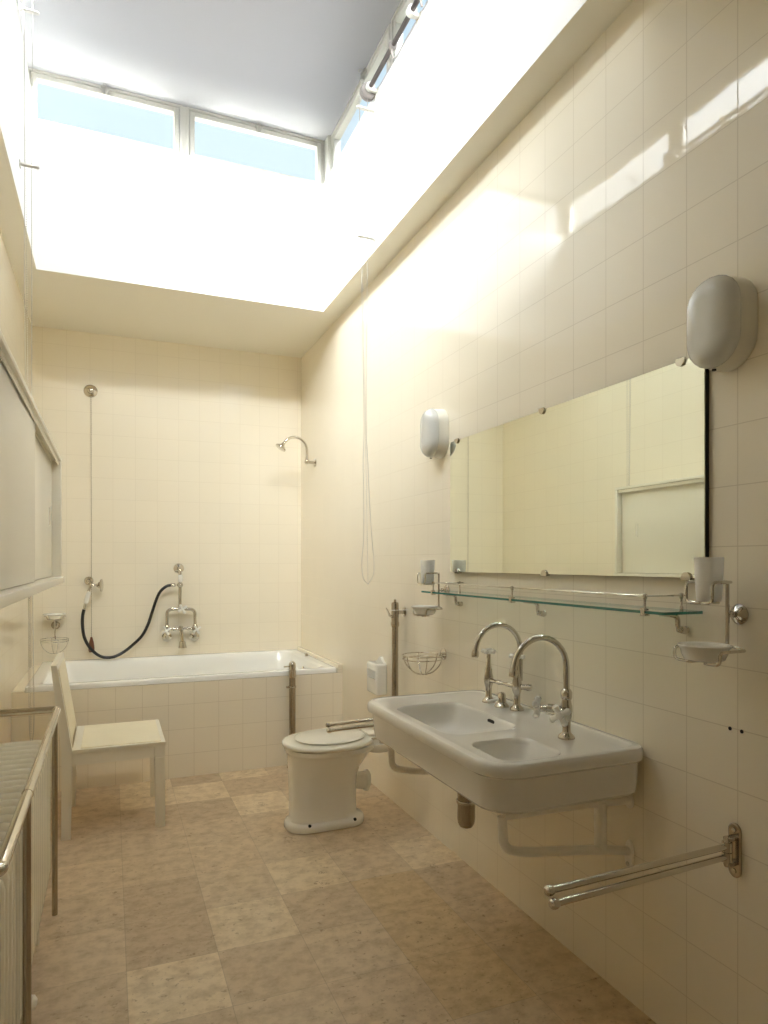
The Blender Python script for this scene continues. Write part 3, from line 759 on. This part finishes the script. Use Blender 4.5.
bm = BM(); lathe(bm, [(0, 0), (.028, 0), (.028, .003), (.022, .012), (.010, .018), (.008, .03), (.008, .078), (0, .078)], (-.343, YB - .001, .822), (0, -1, 0), 20); obj('wall_mount', bm, M['chromed'], t)
bm = BM(); tube(bm, [(-.343, YB - .078, .735), (-.343, YB - .078, .862)], .006, 10)
tube(bm, round_path([(-.408, YB - .085, .8875), (-.392, YB - .085, .8875), (-.390, YB - .085, .866), (-.296, YB - .085, .866), (-.294, YB - .085, .8875), (-.276, YB - .085, .8875)], .008, 4), .004, 8); obj('rod', bm, M['chrome'], t)
bm = BM(); wire_basket(bm, (-.343, YB - .095, .738), .086, .098, 2); obj('basket', bm, M['chrome'], t)
bm = BM(); lathe(bm, [(0, 0), (.032, 0), (.036, .006), (.040, .022), (.066, .027), (.071, .031), (.070, .034), (.050, .032), (.034, .014), (0, .010)], (-.343, YB - .085, .8705), (0, 0, 1), 28)
tag(obj('soap_dish', bm, M['porcelain'], None, 40), 'white soap dish resting on top of the wire basket over the bath', 'soap dish')

# ------------------------------------------------------------------ flush pipe, standpipe, paper holder
t = thing('flush_pipe', 'upright dark nickel flush pipe with a valve, on the right wall above the toilet', 'flush pipe', (1.31, 3.06, .35))
bm = BM(); tube(bm, [(1.31, 3.06, .935), (1.31, 3.06, .408)], .0165, 16); obj('pipe', bm, M['chromed'], t)
bm = BM(); lathe(bm, [(0, 0), (.019, 0), (.021, .004), (.021, .020), (.0185, .024), (.0185, .112), (.0165, .120), (.006, .122), (.006, .134), (0, .136)], (1.31, 3.06, .926), (0, 0, 1), 18); obj('valve_body', bm, M['chromed'], t)
bm = BM(); tube(bm, [(1.31, 3.06, .998), (D - .010, 3.06, .998)], .011, 12); lathe(bm, [(.024, 0), (.024, .004), (.012, .010), (.011, .010)], (D - .001, 3.06, .998), (-1, 0, 0), 16); obj('wall_elbow', bm, M['chrome'], t)
bm = BM(); tube(bm, [(1.296, 3.056, .975), (1.276, 3.045, .982), (1.250, 3.030, 1.022)], [.006, .005, .003], 8); obj('lever', bm, M['chrome'], t)
bm = BM(); box(bm, D - .10, D - .002, 3.005, 3.011, 1.010, 1.0125, .001); obj('crank', bm, M['porcelain'], t)

t = thing('filler_standpipe', 'upright dark nickel standpipe in front of the bath, behind the toilet', 'standpipe', (1.023, 3.975, 0))
bm = BM(); tube(bm, [(1.023, 3.975, .018), (1.023, 3.975, .55)], .0195, 18); obj('pipe', bm, M['chromed'], t)
bm = BM(); lathe(bm, [(.034, 0), (.034, .006), (.024, .018), (.0215, .034), (.0195, .036)], (1.023, 3.975, .001), (0, 0, 1), 20); obj('foot', bm, M['chromed'], t)
bm = BM(); lathe(bm, [(.0215, 0), (.0225, .002), (.0225, .072), (.020, .086), (.012, .096), (0, .100)], (1.023, 3.975, .546), (0, 0, 1), 20); obj('cap', bm, M['chrome'], t)
bm = BM(); lathe(bm, [(.0215, 0), (.024, .002), (.024, .012), (.0215, .014)], (1.023, 3.975, .482), (0, 0, 1), 20); tube(bm, [(1.000, 3.972, .489), (.985, 3.968, .492)], .007, 8); obj('collar', bm, M['chrome'], t)
bm = BM(); tube(bm, [(1.003, 3.970, .615), (.968, 3.962, .615)], [.004, .005], 8); obj('lever', bm, M['chrome'], t)

t = thing('paper_holder', 'white porcelain toilet paper holder on the tiled right wall above the toilet', 'toilet paper holder', (D, 3.36, .62))
bm = BM()
y0, y1, z0, z1, x0, x1 = 3.282, 3.430, .540, .706, 1.298, D - .001
box(bm, x0, x1, y0, y1, z0, z1, .012, 3)
hold = obj('body', bm, M['porcelain'], t)
c1 = BM(); box(c1, x0 + .012, x1 - .014, y0 + .014, y1 - .014, z0 + .03, z1 + .05); c1 = obj('cutter', c1, M['porcelain'])
c2 = BM(); box(c2, x0 - .02, x0 + .03, y0 + .016, y1 - .016, z0 + .082, z0 + .128); c2 = obj('cutter', c2, M['porcelain'])
boolean(hold, [c1, c2])
bm = BM(); loft(bm, [[(x, y, z) for y, z in ((y0 + .012, z1 - .004), (y1 - .012, z1 - .004), (y1 - .045, z1 + .012), ((y0 + y1) / 2 + .010, z1 + .030), ((y0 + y1) / 2 - .010, z1 + .030), (y0 + .045, z1 + .012))] for x in (D - .016, D - .001)]); obj('wall_mount', bm, M['porcelain'], t, 20)

# ------------------------------------------------------------------ shower arm, hand shower, bath mixer, pull cord
t = thing('shower_head', 'curved nickel shower arm with a small rose, high on the right wall over the bath', 'shower head', (D, 4.634, 1.965))
y = 4.634
bm = BM(); lathe(bm, [(.030, 0), (.030, .004), (.016, .010), (.0105, .012), (.0105, .052), (0, .054)], (D - .001, y, 1.962), (-1, 0, 0), 18); ball(bm, (1.300, y, 1.966), .019, 14, 10); obj('wall_mount', bm, M['chrome'], t)
bm = BM(); pts = [(1.300, y, 1.975), (1.301, y, 2.00), (1.300, y, 2.045)] + [(1.212 + .088 * math.cos(a), y, 2.047 + .088 * math.sin(a)) for a in [PI * k / 14 for k in range(1, 12)]]
e = Vector(pts[-1]); pts.append((e.x - .012, y, e.z - .016)); tube(bm, pts, [.013, .0105] + [.0095] * (len(pts) - 2), 12); obj('arm', bm, M['chrome'], t)
bm = BM(); e = Vector(pts[-1]); lathe(bm, [(.009, -.004), (.012, .004), (.014, .014), (.034, .030), (.040, .036), (.040, .044), (.036, .046), (0, .047)], e, (-.55, 0, -.78), 22); obj('rose', bm, M['chrome'], t)

t = thing('hand_shower', 'white handled hand shower with a black hose, hooked on the back wall', 'hand shower', (-.124, YB, 1.1))
bm = BM(); lathe(bm, [(.030, 0), (.030, .004), (.026, .010), (.016, .012), (.012, .02), (.008, .05), (0, .052)], (-.138, YB - .0005, 1.119), (0, -1, 0), 22)
tube(bm, round_path([(-.138, YB - .05, 1.114), (-.136, YB - .078, 1.100), (-.140, YB - .090, 1.108)], .01, 4), .006, 8); obj('hook', bm, M['chrome'], t)
bm = BM(); tube(bm, [(-.122, 4.945, 1.098), (-.10, 4.945, 1.092), (-.072, 4.945, 1.090)], [.008, .009, .012], 12)
lathe(bm, [(.012, -.010), (.018, .0), (.030, .012), (.043, .018), (.044, .024), (.040, .026), (0, .028)], (-.078, 4.945, 1.090), (1, -.22, 0), 24); obj('rose', bm, M['chrome'], t)
bm = BM(); tube(bm, spline([(-.124, 4.945, 1.096), (-.131, 4.946, 1.07), (-.140, 4.947, 1.045), (-.152, 4.949, .99), (-.160, 4.95, .958), (-.165, 4.95, .930)], 4), [.008] * 7 + [.008] * 14, 10); obj('neck', bm, M['chrome'], t)
bm = BM(); lathe(bm, [(.009, 0), (.013, .004), (.016, .03), (.016, .055), (.013, .080), (.009, .084)], (-.155, 4.9495, .968), (.26, -.05, 1), 16); obj('handle', bm, M['porcelain'], t)
hp = [(.430, 1.086), (.396, 1.086), (.362, 1.076), (.322, 1.038), (.295, .975), (.269, .892), (.242, .809), (.203, .734), (.144, .674), (.086, .628), (.035, .603), (-.010, .595), (-.060, .605), (-.104, .638), (-.141, .687), (-.166, .749), (-.175, .824), (-.174, .884), (-.166, .928)]
bm = BM(); tube(bm, spline([(x, 4.95 + (.012 if .05 < x < .3 else 0), z) for x, z in hp[1:]], 5), .0105, 10); obj('hose', bm, M['black'], t)
bm = BM(); lathe(bm, [(.0115, 0), (.014, .004), (.014, .022), (.0105, .030), (.009, .034)], (.395, 4.95, 1.086), (1, 0, 0), 14); obj('hose_nut', bm, M['chrome'], t)

t = thing('bath_mixer', 'nickel wall mixer for the bath with white cross handles and a riser pipe', 'bath mixer', (.465, YB, .78))
yb = 4.962
for x, z in ((.374, .712), (.565, .706)):
    bm = BM(); lathe(bm, [(.034, 0), (.034, .004), (.020, .014), (.013, .018), (.012, .05), (0, .052)], (x, YB - .001, z), (0, -1, 0), 20); obj('wall_mount', bm, M['chrome'], t)
bm = BM()
for x, z, q in ((.374, .712, .370), (.565, .706, .562)):
    tube(bm, round_path([(x, YB - .05, z), (x, yb, z + .004), (q, yb, z + .06)], .02, 5), .0115, 12); lathe(bm, [(.010, -.030), (.018, -.020), (.020, 0), (.018, .020), (.010, .034)], (q, yb, .772), (0, 0, 1), 16)
tube(bm, [(.370, yb, .772), (.41, yb, .773), (.412, yb, .773), (.428, yb, .773), (.430, yb, .773), (.465, yb, .775), (.505, yb, .773), (.507, yb, .773), (.523, yb, .773), (.525, yb, .773), (.562, yb, .772)], [.009, .009, .014, .014, .009, .011, .009, .014, .014, .009, .009], 14)
lathe(bm, [(.012, -.018), (.018, -.010), (.018, .010), (.010, .020)], (.465, yb, .775), (0, 0, 1), 16); obj('body', bm, M['chrome'], t)
bm = BM(); tube(bm, [(.465, yb, .77), (.467, yb - .022, .748), (.470, yb - .028, .715), (.472, yb - .028, .690), (.472, yb - .028, .685), (.473, yb - .03, .640)], [.010, .014, .012, .013, .021, .030], 16); obj('spout', bm, M['chrome'], t)
for x, sx in ((.370, -1), (.562, 1)):
    bm = BM(); tube(bm, [(x, yb, .766), (x + sx * .006, yb - .035, .768)], .008, 10); cross_handle(bm, (x + sx * .008, yb - .045, .768), (sx * .25, -1, 0), .034, .009); obj('handle', bm, M['porcelain'], t)
bm = BM()
tube(bm, round_path([(.370, yb, .80), (.370, yb, .912), (.460, yb, .916)], .035, 7), .0115, 12); tube(bm, round_path([(.562, yb, .80), (.562, yb, .908), (.460, yb, .916)], .035, 7), .0115, 12)
tube(bm, [(.459, yb, .915), (.459, yb, 1.07)], .0115, 12); lathe(bm, [(.0115, 0), (.016, .004), (.016, .016), (.0115, .02)], (.459, yb, .925), (0, 0, 1), 14)
ball(bm, (.459, yb, 1.086), .021, 14, 10); tube(bm, [(.459, yb, 1.086), (.4375, 4.953, 1.086)], .008, 10)
obj('riser_pipe', bm, M['chrome'], t)
bm = BM(); tube(bm, [(.455, yb - .004, .916), (.470, yb - .045, .918)], .012, 12); cross_handle(bm, (.470, yb - .055, .918), (.1, -1, 0), .036, .011); obj('diverter_handle', bm, M['porcelain'], t)
bm = BM(); tube(bm, [(.460, yb, 1.105), (.461, yb, 1.115), (.461, yb, 1.150), (.460, yb, 1.160)], [.010, .0165, .0165, .010], 14); obj('porcelain_sleeve', bm, M['porcelain'], t)
bm = BM(); lathe(bm, [(.036, 0), (.036, .004), (.024, .012), (.013, .016), (.011, .02)], (.455, YB - .001, 1.203), (0, -1, 0), 20); tube(bm, round_path([(.455, YB - .018, 1.203), (.457, yb, 1.203), (.459, yb, 1.158)], .02, 5), .0115, 12); obj('upper_elbow', bm, M['chrome'], t)

t = thing('pull_cord', 'thin pull cord with a brown wooden end on the back wall', 'pull cord', (-.126, YB, 2.42))
bm = BM(); lathe(bm, [(.044, 0), (.044, .005), (.036, .014), (.022, .018), (.020, .030), (.012, .038), (0, .040)], (-.127, YB - .001, 2.425), (0, -1, 0), 24); obj('rosette', bm, M['chrome'], t)
bm = BM(); beads(bm, [(-.124, YB - .032, 2.41), (-.122, YB - .034, 1.6), (-.121, YB - .030, .735)], .0034, .0125); obj('cord', bm, M['chromed'], t, 0)
bm = BM(); lathe(bm, [(0, 0), (.013, .001), (.019, .010), (.020, .030), (.015, .070), (.009, .092), (.006, .105), (0, .106)], (-.121, YB - .030, .630), (0, 0, 1), 16); obj('cord_pull', bm, M['brown'], t)

# ------------------------------------------------------------------ chains of the roof windows, their guides and the opener rods
def chain(name, pts_a, pts_b, label):
    bm = BM(); beads(bm, list(reversed(pts_a)) + pts_b, .0030, .0105)
    return tag(obj(name, bm, M['chain'], None, 0), label, 'chain', 'chains of the roof windows')
y = 3.325
chain('hanging_bead_chain', spline([(-.352, y, 3.74), (-.352, y, 3.44), (-.351, y, 3.0), (-.349, y, 2.3), (-.340, y, 1.7), (-.333, y, 1.0), (-.332, y, .55), (-.324, y, .43)], 4), spline([(-.324, y, .43), (-.313, y, .55), (-.318, y, 1.0), (-.322, y, 1.7), (-.322, y, 2.3), (-.322, y, 3.0), (-.320, y, 3.44), (-.318, y, 3.74)], 4), 'long beaded chain loop hanging past the white cabinet on the left wall')
y = 3.16
chain('hanging_bead_chain', spline([(1.158, y, 3.62), (1.160, y, 3.30), (1.163, y, 2.9), (1.172, y, 2.566), (1.183, y, 1.963), (1.178, y, 1.76), (1.181, y, 1.60), (1.182, y, 1.45), (1.181, y, 1.36), (1.171, y, 1.24), (1.180, y, 1.165), (1.205, y, 1.135)], 5),
      spline([(1.205, y, 1.135), (1.232, y, 1.180), (1.237, y, 1.24), (1.226, y, 1.359), (1.212, y, 1.56), (1.203, y, 1.763), (1.194, y, 1.964), (1.199, y, 2.57), (1.202, y, 2.9), (1.202, y, 3.30), (1.202, y, 3.62)], 5), 'beaded chain loop hanging in front of the right wall beyond the mirror')
def guide(x0, x1, y, z, label):
    bm = BM(); lo, hi = min(x0, x1), max(x0, x1)
    loft(bm, [rrect((lo + hi) / 2, y, (hi - lo) / 2, .011, .010, zz, 5) for zz in (z - .003, z + .003)])
    wx = WX1 - .0005 if x0 > .5 else WX0 + .0005
    box(bm, wx - .004 if x0 > .5 else wx, wx if x0 > .5 else wx + .004, y - .014, y + .014, z - .014, z + .014, .001)
    for q in ((.25, .75)): lathe(bm, [(.004, 0), (.006, 0), (.006, .003), (.004, .003)], (lo + (hi - lo) * q, y, z + .003), (0, 0, 1), 10)
    return tag(obj('chain_guide', bm, M['winframe'] if x0 > .5 else M['galv'], None), label, 'bracket', 'guides for the window chains')
guide(WX0 + .001, -.292, 3.325, 3.678, 'small metal chain guide on the left well wall, the upper one near the roof')
guide(WX0 + .001, -.292, 3.325, 2.995, 'small metal chain guide on the left well wall, the lower one')
guide(WX1 - .001, 1.143, 3.16, 3.532, 'white chain guide on the right well wall, the upper one just under the window')
guide(WX1 - .001, 1.148, 3.16, 2.886, 'white chain guide on the right well wall, the lower one')
def opener(x, s, label, ye=0.):
    t = thing('window_opener', label, 'window opener', (x, 2.6, 3.63), 'window opener rods of the roof light')
    bm = BM(); tube(bm, [(x, 1.55, 3.628), (x, 3.13 + ye, 3.628)], .011, 12); obj('rod', bm, M['shaft'], t)
    bm = BM(); lathe(bm, [(.010, 0), (.038, 0), (.040, .004), (.040, .012), (.034, .015), (.034, .021), (.040, .024), (.040, .034), (.036, .036), (0, .036)], (x, 3.145 + ye, 3.625), (0, 1, 0), 26); obj('chain_wheel', bm, M['wheel'], t)
    wall = WX1 - .0005 if s > 0 else WX0 + .0005
    for y, w in ((3.118 + ye, .022), (2.62, .026), (1.75, .026)):
        bm = BM(); lathe(bm, [(.011, 0), (.022, 0), (.022, w), (.011, w)], (x, y, 3.628), (0, 1, 0), 18)
        lo, hi = sorted((x + s * .010, wall)); box(bm, lo, hi, y + .002, y + w - .002, 3.606, 3.622, .001)
        lo, hi = sorted((wall - s * .004, wall)); box(bm, lo, hi, y - .012, y + w + .012, 3.575, 3.6235, .001)
        obj('bearing', bm, M['winframe'], t)
    for y in (2.83, 2.52):
        bm = BM(); lathe(bm, [(.011, 0), (.018, .001), (.020, .010), (.018, .020), (.011, .022)], (x, y, 3.628), (0, 1, 0), 16)
        tube(bm, [(x, y + .011, 3.628), (x - s * .004, y + .014, 3.600), (x + s * .004, y + .016, 3.575)], [.008, .006, .005], 8); obj('crank', bm, M['wheel'], t)
    return t
opener(1.205, 1, 'dark opener rod with bearings along the sill of the right roof windows')
opener(-.333, -1, 'dark opener rod with bearings along the sill of the left roof windows', -.14)

# ------------------------------------------------------------------ sliding-door cabinet on the left wall
t = thing('sliding_door_cabinet', 'long white painted cabinet with two sliding doors, projecting from the left wall', 'cabinet', (-.34, 2.2, 1.15))
CX, CY0, CY1, CZ0, CZ1 = -.202, .55, 3.300, 1.155, 1.708
bm = BM(); box(bm, XL + .0008, CX - .052, CY0 + .01, CY1 - .004, CZ0 + .008, CZ1 - .004); obj('carcass', bm, M['cabpaint'], t, 0)
bm = BM()
fw = .020
box(bm, CX - .050, CX, CY0, CY1, CZ1 - .016, CZ1, .002); box(bm, CX - .050, CX, CY1 - fw, CY1, CZ0 + .0265, CZ1 - .0165, .002); box(bm, CX - .050, CX, CY0, CY0 + fw, CZ0 + .0265, CZ1 - .0165, .002)
box(bm, CX - .013, CX - .010, CY0 + fw, CY1 - fw, CZ1 - .034, CZ1 - .0165); box(bm, CX - .0345, CX - .0315, CY0 + fw, CY1 - fw, CZ1 - .030, CZ1 - .0165)
obj('frame', bm, M['cabpaint'], t, 30)
bm = BM(); box(bm, CX - .050, CX + .012, CY0, CY1, CZ0, CZ0 + .026, .003); obj('sill', bm, M['cabpaint'], t, 30)
bm = BM(); box(bm, CX - .029, CX - .0155, CY0 + fw + .002, 2.34, CZ0 + .029, CZ1 - .024, .001); d1 = obj('sliding_door', bm, M['cabpaint'], t, 30)
bm = BM(); box(bm, CX - .050, CX - .037, 2.22, CY1 - fw - .001, CZ0 + .029, CZ1 - .024, .001); d2 = obj('sliding_door', bm, M['cabpaint'], t, 30)
def pull(x, y, z, par):
    bm = BM(); loft(bm, [stadium_yz(y, z, .009 * s, .040 - .009 * (1 - s), x + d, 8) for d, s in ((.0002, 1.), (.003, 1.), (.0035, .75), (.0012, .7))]); obj('finger_pull', bm, M['bracket'], par, 30)
pull(CX - .037, 3.15, 1.44, d2); pull(CX - .0155, .66, 1.44, d1)

# ------------------------------------------------------------------ radiator and the chrome rail around it
t = thing('column_radiator', 'cream enamelled column radiator along the left wall, inside the chrome rail', 'radiator', (-.32, 2.0, .05))
RX0, RX1, RZ0, RZ1 = -.440, -.199, .100, .612
pitch = .0585
nsec = 23
y0 = 2.700 - nsec * pitch
bm = BM()
for k in range(nsec):
    yc = 2.700 - pitch * (k + .5)
    # one section: a tall flat loop of tube round the depth of the radiator, with inner columns
    path = round_path([(RX0 + .027, yc, RZ0 + .027), (RX1 - .027, yc, RZ0 + .027), (RX1 - .027, yc, RZ1 - .027), (RX0 + .027, yc, RZ1 - .027), (RX0 + .027, yc, RZ0 + .027)], .012, 3)
    P = [Vector(p) for p in path[:-1]]
    tube(bm, P, .0272, 12, True)
    for q in (1, 2): 
        xx = RX0 + (RX1 - RX0) * q / 3
        tube(bm, [(xx, yc, RZ0 + .027), (xx, yc, RZ1 - .027)], .026, 8)
for z in (RZ0 + .03, RZ1 - .04):
    tube(bm, [((RX0 + RX1) / 2, y0, z), ((RX0 + RX1) / 2, 2.700, z)], .026, 10)
obj('sections', bm, M['rad'], t, 60)
for y in (y0 + .30, 2.44):
    for xa, xb in ((-.30, -.215), (-.43, -.36)):
        bm = BM(); box(bm, xa, xb, y - .010, y + .010, .0005, .098, .003); obj('foot', bm, M['rad'], t)
bm = BM(); lathe(bm, [(0, 0), (.015, .0), (.018, .006), (.018, .022), (.010, .030), (0, .031)], (-.205, 1.93, .118), (1, -.2, -.1), 14); obj('drain_valve', bm, M['bracket'], t)
t = thing('radiator_rail', 'chrome tube rail on legs around the radiator, in front of the chair', 'guard rail', (-.18, 2.0, 0))
RX, RZ = -.178, .707
bm = BM(); tube(bm, round_path([(XL + .003, 1.325, RZ), (RX, 1.325, RZ), (RX, 2.715, RZ), (XL + .003, 2.722, RZ)], .020, 6), .0125, 14); rl = obj('top_rail', bm, M['chrome'], t)
for y in (2.625, 1.775):
    bm = BM(); tube(bm, [(RX - .004, y, .001), (RX - .004, y, RZ - .004)], .0095, 14); obj('leg', bm, M['chromed'], t)
bm = BM(); lathe(bm, [(.0127, 0), (.0132, .001), (.0132, .004), (.0127, .005)], (RX, 1.74, RZ), (0, 1, 0), 16); obj('joint_ring', bm, M['chromed'], t)
for y in (1.325, 2.722):
    bm = BM(); lathe(bm, [(.026, 0), (.026, .004), (.014, .010), (.0128, .010)], (XL + .001, y, RZ), (1, 0, 0), 18); obj('wall_mount', bm, M['chrome'], t)

# ------------------------------------------------------------------ chair (faces right)
t = thing('white_chair', 'white painted wooden chair with cream seat and back, in front of the bath', 'chair', (.03, 3.55, 0))
Y0, Y1 = 3.310, 3.790
def post(bm, sec, bev=.002):
    """post from stacked rectangles (z, x0, x1, y0, y1)"""
    loft(bm, [[(x0, a, z), (x1, a, z), (x1, b, z), (x0, b, z)] for z, x0, x1, a, b in sec])
for a, b in ((Y0, Y0 + .038), (Y1 - .038, Y1)):
    bm = BM(); post(bm, [(.0008, .197, .238, a, b), (.327, .192, .238, a, b)]); obj('front_leg', bm, M['chairw'], t, 20)
    bm = BM(); post(bm, [(.0008, -.205, -.166, a, b), (.30, -.203, -.160, a, b), (.40, -.203, -.160, a, b), (.785, -.246, -.222, a, b)]); obj('back_leg', bm, M['chairw'], t, 20)
for x0, x1, ya, yb2 in ((-.160, .192, Y0 + .003, Y0 + .025), (-.160, .192, Y1 - .025, Y1 - .003), (.212, .235, Y0 + .0385, Y1 - .0385), (-.198, -.176, Y0 + .0385, Y1 - .0385)):
    bm = BM(); box(bm, x0 + .0003, x1 - .0003, ya, yb2, .330, .3835); obj('apron', bm, M['chairw'], t, 20)
bm = BM()                                             # seat frame and its inset panel
for x0, x1, ya, yb2 in ((-.159, .240, Y0 - .002, Y0 + .016), (-.159, .240, Y1 - .016, Y1 + .002), (.222, .240, Y0 + .016, Y1 - .016), (-.159, -.125, Y0 + .016, Y1 - .016)):
    box(bm, x0, x1, ya, yb2, .384, .401, .0015)
box(bm, .192, .238, Y0, Y0 + .038, .3275, .3838); box(bm, .192, .238, Y1 - .038, Y1, .3275, .3838)
obj('seat_frame', bm, M['chairw'], t, 20)
bm = BM(); box(bm, -.1245, .2215, Y0 + .0165, Y1 - .0165, .386, .4045, .0015); obj('seat', bm, M['chairp'], t, 20)
bm = BM(); post(bm, [(.425, -.1990, -.1625, Y0 + .0385, Y1 - .0385), (.760, -.2400, -.2150, Y0 + .0385, Y1 - .0385)]); obj('backrest', bm, M['chairp'], t, 20)
bm = BM(); post(bm, [(.7605, -.2440, -.2175, Y0 + .0385, Y1 - .0385), (.786, -.2465, -.2215, Y0 + .0385, Y1 - .0385)]); obj('top_rail', bm, M['chairw'], t, 20)

# ------------------------------------------------------------------ sky and daylight
W = bpy.data.worlds.new('sky'); SC.world = W; W.use_nodes = True
nt = W.node_tree; nt.nodes.clear()
tc = N(nt, 'ShaderNodeTexCoord')
def lobe(d, p, gain):
    v = N(nt, 'ShaderNodeVectorMath', operation='DOT_PRODUCT'); v.inputs[1].default_value = Vector(d).normalized()
    nt.links.new(tc.outputs['Generated'], v.inputs[0])
    return math_n(nt, 'MULTIPLY', math_n(nt, 'POWER', math_n(nt, 'MAXIMUM', v.outputs['Value'], 0.), p), gain)
SKY = dict(base=1.12, lobes=(((-.70, -.45, .70), 3.0, 63.), ((-.40, -1, .62), 7.0, 92.), ((-.60, .62, .50), 24., 1.6)))
bg1 = N(nt, 'ShaderNodeBackground'); bg1.inputs['Strength'].default_value = SKY['base']
sep = N(nt, 'ShaderNodeSeparateXYZ'); nt.links.new(tc.outputs['Generated'], sep.inputs[0])
rp = N(nt, 'ShaderNodeValToRGB')
rp.color_ramp.elements[0].position = .30; rp.color_ramp.elements[0].color = (.86, .96, 1.0, 1)
rp.color_ramp.elements[1].position = .75; rp.color_ramp.elements[1].color = (.60, .82, 1.0, 1)
nt.links.new(sep.outputs['Z'], rp.inputs['Fac']); nt.links.new(rp.outputs['Color'], bg1.inputs['Color'])
bg2 = N(nt, 'ShaderNodeBackground'); bg2.inputs['Color'].default_value = (.95, .98, 1.0, 1)
hz_ = N(nt, 'ShaderNodeMapRange'); hz_.inputs['From Min'].default_value = .0; hz_.inputs['From Max'].default_value = .12
nt.links.new(sep.outputs['Z'], hz_.inputs['Value'])
nt.links.new(math_n(nt, 'MULTIPLY', math_n(nt, 'ADD', math_n(nt, 'ADD', lobe(*SKY['lobes'][0]), lobe(*SKY['lobes'][1])), lobe(*SKY['lobes'][2])), hz_.outputs['Result']), bg2.inputs['Strength'])
nt.links.new(math_n(nt, 'MULTIPLY', math_n(nt, 'MULTIPLY_ADD', hz_.outputs['Result'], .8, .2), SKY['base']), bg1.inputs['Strength'])
ad = N(nt, 'ShaderNodeAddShader'); out = N(nt, 'ShaderNodeOutputWorld')
nt.links.new(bg1.outputs[0], ad.inputs[0]); nt.links.new(bg2.outputs[0], ad.inputs[1]); nt.links.new(ad.outputs[0], out.inputs[0])
W.cycles.sampling_method = 'MANUAL'; W.cycles.sample_map_resolution = 512

def portal(loc, rot, sx, sy):
    L = bpy.data.lights.new('daylight_opening', 'AREA'); L.shape = 'RECTANGLE'; L.size = sx; L.size_y = sy
    L.cycles.is_portal = True
    o = bpy.data.objects.new('daylight_opening', L); COL.objects.link(o); o.location = loc; o.rotation_euler = rot
zc, hz = (ZW0 + ZW1) / 2, ZW1 - ZW0
mx, my = (WX0 + WX1) / 2, (WY0 + WY1) / 2
q = TH + .01
portal((mx, WY1 + q, zc), (-PI / 2, 0, 0), WX1 - WX0 + .1, hz); portal((mx, WY0 - q, zc), (PI / 2, 0, 0), WX1 - WX0 + .1, hz)
portal((WX1 + q, my, zc), (PI / 2, 0, PI / 2), WY1 - WY0 + .1, hz); portal((WX0 - q, my, zc), (PI / 2, 0, -PI / 2), WY1 - WY0 + .1, hz)

# ------------------------------------------------------------------ camera and view
cam = bpy.data.cameras.new('camera'); co = bpy.data.objects.new('camera', cam); COL.objects.link(co)
F = 669.
cam.sensor_fit = 'HORIZONTAL'; cam.sensor_width = 36.; cam.lens = F / 768 * 36; cam.shift_y = 51 / 768; cam.clip_start = .02
co.location = (0, 0, CAM_H); co.rotation_euler = (PI / 2, 0, -math.atan(273.5 / F))
SC.camera = co
vs = SC.view_settings
vs.view_transform = 'Standard'; vs.look = 'None'; vs.gamma = 1.; vs.use_curve_mapping = False
vs.exposure = .05
cy = SC.cycles
cy.use_denoising = True; cy.denoiser = 'OPENIMAGEDENOISE'; cy.denoising_input_passes = 'RGB_ALBEDO_NORMAL'; cy.denoising_prefilter = 'ACCURATE'; cy.max_bounces = 24; cy.diffuse_bounces = 14; cy.glossy_bounces = 8; cy.transparent_max_bounces = 16
cy.sample_clamp_indirect = 30.; cy.caustics_reflective = False; cy.caustics_refractive = False
